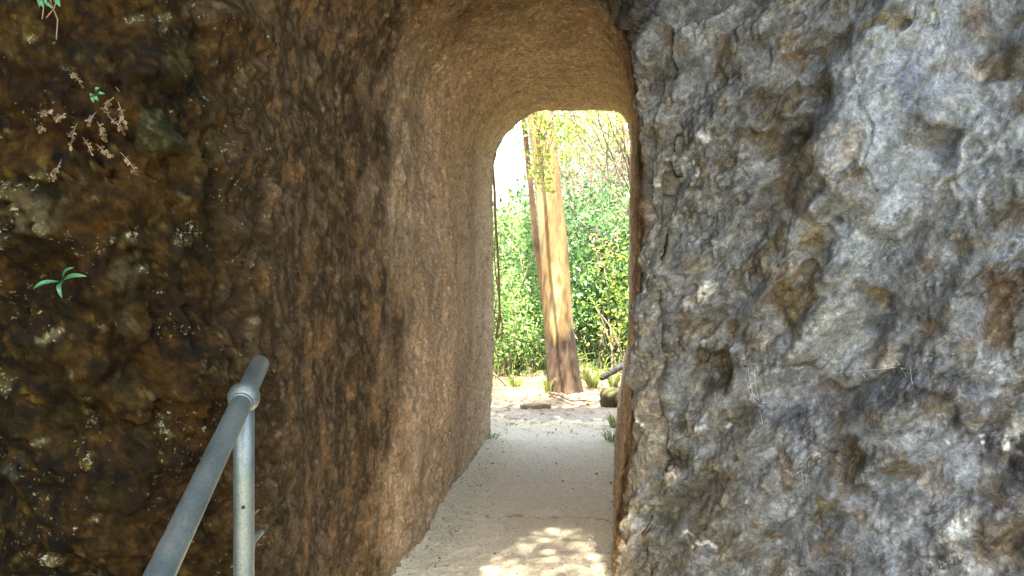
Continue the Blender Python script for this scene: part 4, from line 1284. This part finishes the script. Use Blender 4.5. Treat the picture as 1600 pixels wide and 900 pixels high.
def tree(label, base, h, lean, r0, crown_c, crown_r, nclump, nper, leaf, mat, tint, barkmat, spread=0.3, limbs=12, droop=None):
    bx, by = base
    bz = floor_z(bx, by) if by < 11 else float(terrain(np.array([bx]), np.array([by]))[0])
    t_ = thing('tree', label, 'tree', (bx, by, bz))
    top = np.array([bx + lean[0], by + lean[1], bz + h])
    ln = [(lerp(bx, top[0], s) + 0.04 * math.sin(5 * s), lerp(by, top[1], s), lerp(bz - 0.1, top[2], s), lerp(r0, r0 * 0.35, s)) for s in np.linspace(0, 1, 7)]
    V_, Fq = trunk_mesh(ln, 18, sub=36, fluting=0.06, seed=int(abs(bx * 10)))
    mesh_np('trunk', V_, Fq, barkmat, t_)
    cc = np.array([top[0] + crown_c[0], top[1] + crown_c[1], top[2] + crown_c[2]])
    cs = []
    while len(cs) < nclump:
        p = RNG.uniform(-1, 1, 3)
        if 0.3 < np.linalg.norm(p) < 1: cs.append(cc + p * np.array(crown_r))
    cs = np.array(cs)
    lm = MB()
    for c in cs[:limbs]:
        s = RNG.uniform(0.45, 1.0)
        limb(lm, lerp(np.array([bx, by, bz]), top, s), c, r0 * 0.3, 0.006, 0.12, 7, 7)
    lm.build('limb', barkmat, t_)
    fm = MB(); crown_leaves(fm, cs, spread, nper, leaf, 0.4, tint, droop); fm.build('crown', mat, t_)
    return t_


tree('dark slim trunk with crooked limbs among the shrubs right of the gum', (bx_at(938, 9.7), 9.7), 1.75, (0.0, 0.1), 0.05, (0.05, 0.3, 0.0), (0.5, 0.5, 0.6), 26, 26, 0.07, M_LEAFD, (0.2, 1), M_DARKBARK, 0.16, 12)
tree('thin pale tree with airy lime leaves spreading at the upper right of the exit', (bx_at(1012, 11.0), 11.0), 3.9, (-0.35, 0.2), 0.04, (-0.50, -0.2, -0.4), (0.95, 0.8, 0.8), 110, 26, 0.06, M_LEAFY, (0.2, 1), M_TWIG, 0.15, 18)
tree('hazy olive tree farther down the slope on the right', (bx_at(955, 19), 19), 8.5, (0.2, 0), 0.12, (0, 0, -1.8), (1.8, 1.6, 2.6), 210, 60, 0.10, M_LEAFG, (0.4, 1), M_TWIG, 0.4, 24)
tree('rounded pale green tree farther down the slope on the left', (bx_at(800, 21), 21), 6.4, (0, 0), 0.12, (-0.3, 0, -2.2), (1.8, 1.6, 1.8), 90, 50, 0.11, M_LEAF, (0.5, 1), M_TWIG, 0.4, 14)
tree('tall tree down the slope behind the gum trunk', (bx_at(880, 24), 24), 10.5, (0.2, 0), 0.16, (0, 0, -2.5), (2.4, 2, 3.2), 170, 56, 0.12, M_LEAF, (0.3, 1), M_TWIG, 0.45, 18)
tree('broad green tree down the slope, hidden behind the brown tunnel wall', (-3.0, 19), 8.0, (0, 0), 0.14, (0, 0, -2.2), (2.0, 1.8, 2.4), 60, 44, 0.13, M_LEAF, (0.2, .9), M_TWIG, 0.4, 14)
tree('broad dark tree down the slope, hidden behind the grey rock face', (6.0, 18), 9.5, (0, 0), 0.14, (0, 0, -2.5), (2.2, 1.8, 2.8), 70, 44, 0.13, M_LEAFD, (0.3, .9), M_TWIG, 0.4, 14)

# far wood down the slope: one mass
fm = MB()
cs = []
for k in range(420):
    y = RNG.uniform(34, 60); x = RNG.uniform(-16, 22)
    z0 = float(terrain(np.array([x]), np.array([y]))[0])
    cs.append((x, y, z0 + RNG.uniform(0.5, 7.5 + 1.5 * math.sin(x * .7))))
crown_leaves(fm, np.array(cs), 0.9, 40, 0.34, 0.55, (0.4, 1))
tag(fm.build('far_wood', M_LEAF), 'far green wood down in the gully seen between the shrubs', 'wood', kind='stuff')

# ---- undergrowth sheet of fine leaves and grass along the edge
ug = MB()
for k in range(900):
    y = RNG.uniform(8.85, 11.2); x = RNG.uniform(-1.6, 3.2)
    z = floor_z(x, y)
    h_ = RNG.uniform(0.06, 0.30)
    a = RNG.uniform(0, 6.28); ln_ = RNG.uniform(0.05, 0.2)
    t = np.linspace(0, 1, 4)
    pts = np.stack([x + math.cos(a) * ln_ * t ** 2, y + math.sin(a) * ln_ * t ** 2, z + h_ * np.sin(t * 1.7) / np.sin(1.7)], 1)
    V_, Fq, _ = blade(pts, np.array([.6, 1, .8, .1]) * 0.014, 0.3, (math.sin(a), -math.cos(a), 0.4))
    ug.add(V_, Fq, RNG.random())
tag(ug.build('undergrowth', M_GRASS), 'mixed green undergrowth around the shrubs beyond the tunnel', 'undergrowth', kind='stuff')


def tuft(label, px, py, n_, h, wid, spread, tint=(0.2, 1), mat=None, y=None):
    p = gp(px, py) if y is None else np.array([bx_at(px, y), y, 0])
    z = floor_z(p[0], p[1]) if y is None else 0
    t0 = MB()
    for k in range(n_):
        a = RNG.uniform(0, 6.28); r_ = RNG.uniform(0, .05) ; L_ = RNG.uniform(0.3, 1) * spread; hh = h * RNG.uniform(.5, 1.1)
        t = np.linspace(0, 1, 6)
        pts = np.stack([p[0] + math.cos(a) * (r_ + L_ * t ** 1.6), p[1] + math.sin(a) * (r_ + L_ * t ** 1.6), z - .01 + hh * np.sin(t * 2.0) / np.sin(2.0 * .8)], 1)
        V_, Fq, _ = blade(pts, np.array([.7, 1, 1, .8, .5, .05]) * wid, 0.35, (math.sin(a) + .01, -math.cos(a), 0.5))
        t0.add(V_, Fq, RNG.uniform(*tint))
    return tag(t0.build('grass_tuft', mat or M_GRASS), label, 'grass tuft')


tuft('spiky grey-green grass tuft at the left foot of the gum tree', 858, 614, 50, 0.15, 0.008, 0.11, (0.5, 1))
tuft('large arching strap-leaf grass clump between the gum foot and the stone block', 925, 606, 80, 0.20, 0.012, 0.22, (0.5, 1))
tuft('yellow grass clump growing on top of the mossy stone block', 958, 602, 60, 0.15, 0.010, 0.18, (0.6, 1))
tuft('low grass clump below the left shrubs', 805, 604, 50, 0.11, 0.010, 0.16, (0.2, 0.9))
tuft('short green grass tuft at the right foot of the tunnel exit', 956, 690, 60, 0.10, 0.006, 0.10, (0.2, 0.9))
tuft('pale grass tuft against the right wall just outside the exit', 962, 668, 50, 0.13, 0.007, 0.10, (0.5, 1))
tuft('short grass fringe at the left foot of the tunnel exit', 768, 688, 36, 0.05, 0.005, 0.06, (0.2, 0.8))

# mossy stone block at the right
def stone(name, label, cat, c, size, seed, mat, rot=0.2):
    u_ = np.linspace(0, np.pi, 26); w_ = np.linspace(0, 2 * np.pi, 44, endpoint=False)
    U, W = np.meshgrid(u_, w_, indexing='ij')
    sg = lambda x, e: np.sign(x) * np.abs(x) ** e
    V = np.stack([sg(np.sin(U), .5) * sg(np.cos(W), .5), sg(np.sin(U), .5) * sg(np.sin(W), .5), sg(np.cos(U), .5)], -1).reshape(-1, 3)
    V = V * np.array(size)
    V = V * (1 + 0.12 * fbm(V + seed, 4, 3, seed) + .04 * fbm(V + seed, 18, 3, seed + 1))[:, None]
    V = np.stack([V[:, 0] * math.cos(rot) - V[:, 1] * math.sin(rot), V[:, 0] * math.sin(rot) + V[:, 1] * math.cos(rot), V[:, 2]], 1) + np.array(c)
    n1_, n2_ = U.shape
    i, j = np.meshgrid(np.arange(n1_ - 1), np.arange(n2_), indexing='ij'); i = i.ravel(); j = j.ravel(); j2 = (j + 1) % n2_
    Fq = np.stack([i * n2_ + j, (i + 1) * n2_ + j, (i + 1) * n2_ + j2, i * n2_ + j2], 1)
    return tag(mesh_np(name, V, Fq, mat), label, cat)


M_MOSSY = plain_material('mossy_stone', [(0.3, (0.035, 0.024, 0.012)), (0.5, (0.055, 0.046, 0.016)), (0.7, (0.045, 0.065, 0.016))], 14, 0.95, None, 0.012)
sb = gp(966, 634)
stone('stone_block', 'low mossy brown stone block at the right edge of the clearing', 'stone', (sb[0] + 0.05, sb[1] + .12, 0.05), (0.22, 0.14, 0.09), 3, M_MOSSY)
fs = gp(838, 634)
M_PALE = plain_material('pale_stone', [(0.3, (0.13, 0.10, 0.065)), (0.7, (0.24, 0.20, 0.14))], 18, 0.95, None, 0.01)
stone('flat_stone', 'flat pale stone sunk in the leaf litter before the gum tree', 'stone', (fs[0], fs[1], 0.0), (0.15, 0.06, 0.032), 5, M_PALE, 0.15)

# charred fallen log at the right, and the thin fallen stick
M_CHAR = plain_material('charred_wood', [(0.35, (0.012, 0.012, 0.013)), (0.6, (0.03, 0.03, 0.032)), (0.75, (0.10, 0.10, 0.11))], 26, 0.7, (1, 1, 1), 0.01)
la = at(944, 588, 8.35); lb_ = at(992, 560, 8.6)
mb = MB(); pts = np.array([lerp(la, lb_, t) for t in np.linspace(-0.1, 1.3, 12)]); mb.tube(pts, np.linspace(0.030, 0.045, 12), 14, rough=0.10)
tag(mb.build('fallen_log', M_CHAR), 'charred black fallen log leaning up behind the grass at the right', 'log')
mb = MB(); pts = np.array([gp(x, y_) + np.array([0, 0, 0.03 + 0.012 * math.sin(x)]) for x, y_ in [(858, 618), (875, 624), (892, 630), (912, 632), (932, 633), (944, 630)]]); mb.tube(pts, np.linspace(0.016, 0.007, 6), 8, rough=0.08)
tag(mb.build('fallen_stick', M_TWIG), 'long grey-brown stick lying on the leaf litter before the gum tree', 'stick')
mb = MB(); pts = np.array([at(x, y_, 8.6) for x, y_ in [(766, 580), (776, 588), (788, 600), (792, 606)]]); mb.tube(pts, np.linspace(0.012, 0.008, 4), 8)
tag(mb.build('fallen_stick', M_TWIG), 'short dark stick slanting down below the left shrubs', 'stick')

# ------------------------------------------------------------------ sun, sky, and unseen foliage added to shade both sides
EL = R(67)
SH = np.array([-0.16, -0.987]); SH /= np.linalg.norm(SH)
S = np.array([SH[0] * math.cos(EL), SH[1] * math.cos(EL), math.sin(EL)])


def keep_fn(C):
    Gx = C[:, 0] - S[0] / S[2] * C[:, 2]; Gy = C[:, 1] - S[1] / S[2] * C[:, 2]
    e = np.abs((Gx + 0.03) / 0.50) ** 4 + np.abs((Gy - 3.3) / 1.1) ** 4
    return (e > 0.85) | ((Gy < 2.85) & (Gx < -0.25))  # leaves dropped to shape a gap for the sun patch on the path


ct = thing('shade_tree', 'unseen leafy tree added behind the viewer to shade the rock faces', 'tree', (-2.6, -2.6, -0.01))  # added out of view, crown shaped to block the sun
ln = [(-2.6, -2.6, -0.1, .2), (-2.5, -2.4, 1.5, .16), (-2.3, -2.0, 4, .13), (-1.9, -1.4, 6.2, .09)]
V_, Fq = trunk_mesh(ln, 24, sub=40, fluting=.06); mesh_np('trunk', V_, Fq, M_DARKBARK, ct)
cs = []
while len(cs) < 900:
    p = RNG.uniform(-1, 1, 3)
    if np.hypot(p[0], p[1]) < 1: cs.append(np.array([-0.75, 0.15, 7.0]) + p * np.array([3.3, 2.9, 0.9]))
cs = np.array(cs)
fm = MB(); crown_leaves(fm, cs, 0.28, 46, 0.13, 0.6, (0, 1), None, keep_fn)
# small leaves added to soften the sun patch round the gap
nl_ = 9500
gx = RNG.uniform(-0.62, 0.55, nl_); gy = RNG.uniform(3.45, 4.75, nl_)
mid_ = sstep(-0.42, -0.12, gx) * sstep(0.50, 0.32, gx)
dens = np.maximum(np.maximum(sstep(3.75, 4.3, gy) * 0.8, sstep(0.34, 0.52, np.abs(gx + 0.03)) * 0.5), mid_ * 0.85 * sstep(3.5, 3.75, gy))
sel = RNG.random(nl_) < dens
lz = RNG.uniform(6.3, 7.6, nl_)
LC = np.stack([gx + S[0] / S[2] * lz, gy + S[1] / S[2] * lz, lz], 1)[sel]
fm.add(*leaf_cards(LC, RNG.uniform(0.035, 0.06, len(LC)), 0.6, 0.35))
fm.build('crown', M_LEAFD, ct)
lm = MB()
for c in cs[:24]: limb(lm, (-2.1, -1.7, 5.2), c, .05, .01, .08, 7, 7)
lm.build('limb', M_DARKBARK, ct)

ts = thing('shade_shrub', 'unseen shrub added on the cliff top to dapple the ground past the exit', 'shrub', (-0.3, 5.2, 3.2))  # added out of view to break up sunlight on the ground beyond
fm = MB(); lm = MB(); cs = []
while len(cs) < 120:
    gx, gy = RNG.uniform(-1.8, 2.2), RNG.uniform(7.15, 8.75)
    if ((gx - 0.78) / 0.30) ** 2 + ((gy - 7.55) / 0.40) ** 2 < 1: continue
    zz = RNG.uniform(4.6, 6.0)
    cs.append((gx + S[0] / S[2] * zz, gy + S[1] / S[2] * zz, zz))
cs = np.array(cs)
crown_leaves(fm, cs, 0.13, 34, 0.075, 0.5)
for c in cs[::3]: limb(lm, (-0.3 + RNG.normal() * .1, 5.2 + RNG.normal() * .1, 3.0), c, 0.03, 0.006, 0.1, 6, 6)
fm.build('foliage', M_LEAFD, ts); lm.build('stem', M_DARKBARK, ts)

sun = bpy.data.lights.new('sun', 'SUN'); sun.energy = 4.8; sun.angle = R(0.53); sun.color = (1.0, 0.94, 0.84)
so = bpy.data.objects.new('sun', sun); COL.objects.link(so)
so.rotation_euler = Vector(S).to_track_quat('Z', 'Y').to_euler()
so.location = (-4, -10, 20)
w = bpy.data.worlds.new('World'); scene.world = w; w.use_nodes = True
nt = w.node_tree; bg = nt.nodes['Background']
sky = nt.nodes.new('ShaderNodeTexSky'); sky.sky_type = 'NISHITA'; sky.sun_disc = False
sky.sun_elevation = EL; sky.sun_rotation = math.atan2(S[0], S[1]); sky.air_density = 1.0; sky.dust_density = 4.0; sky.ozone_density = 0.4
nt.links.new(sky.outputs[0], bg.inputs[0]); bg.inputs[1].default_value = 0.15

cam = bpy.data.cameras.new('camera'); co = bpy.data.objects.new('camera', cam); COL.objects.link(co)
cam.sensor_width = 36; cam.lens = 36 * F / 1600; cam.clip_end = 3000; cam.clip_start = 0.02
co.location = CAM.tolist(); co.rotation_euler = (math.pi / 2 - PITCH, 0, 0)
scene.camera = co

scene.render.engine = 'CYCLES'
scene.view_settings.view_transform = 'Standard'; scene.view_settings.look = 'None'
scene.view_settings.exposure = 3.2; scene.view_settings.gamma = 1
cy = scene.cycles
cy.use_denoising = True
try:
    cy.denoiser = 'OPENIMAGEDENOISE'; cy.denoising_input_passes = 'RGB_ALBEDO_NORMAL'; cy.denoising_prefilter = 'NONE'
except Exception: pass
cy.max_bounces = 10; cy.diffuse_bounces = 6; cy.glossy_bounces = 3; cy.transmission_bounces = 4
cy.sample_clamp_indirect = 8
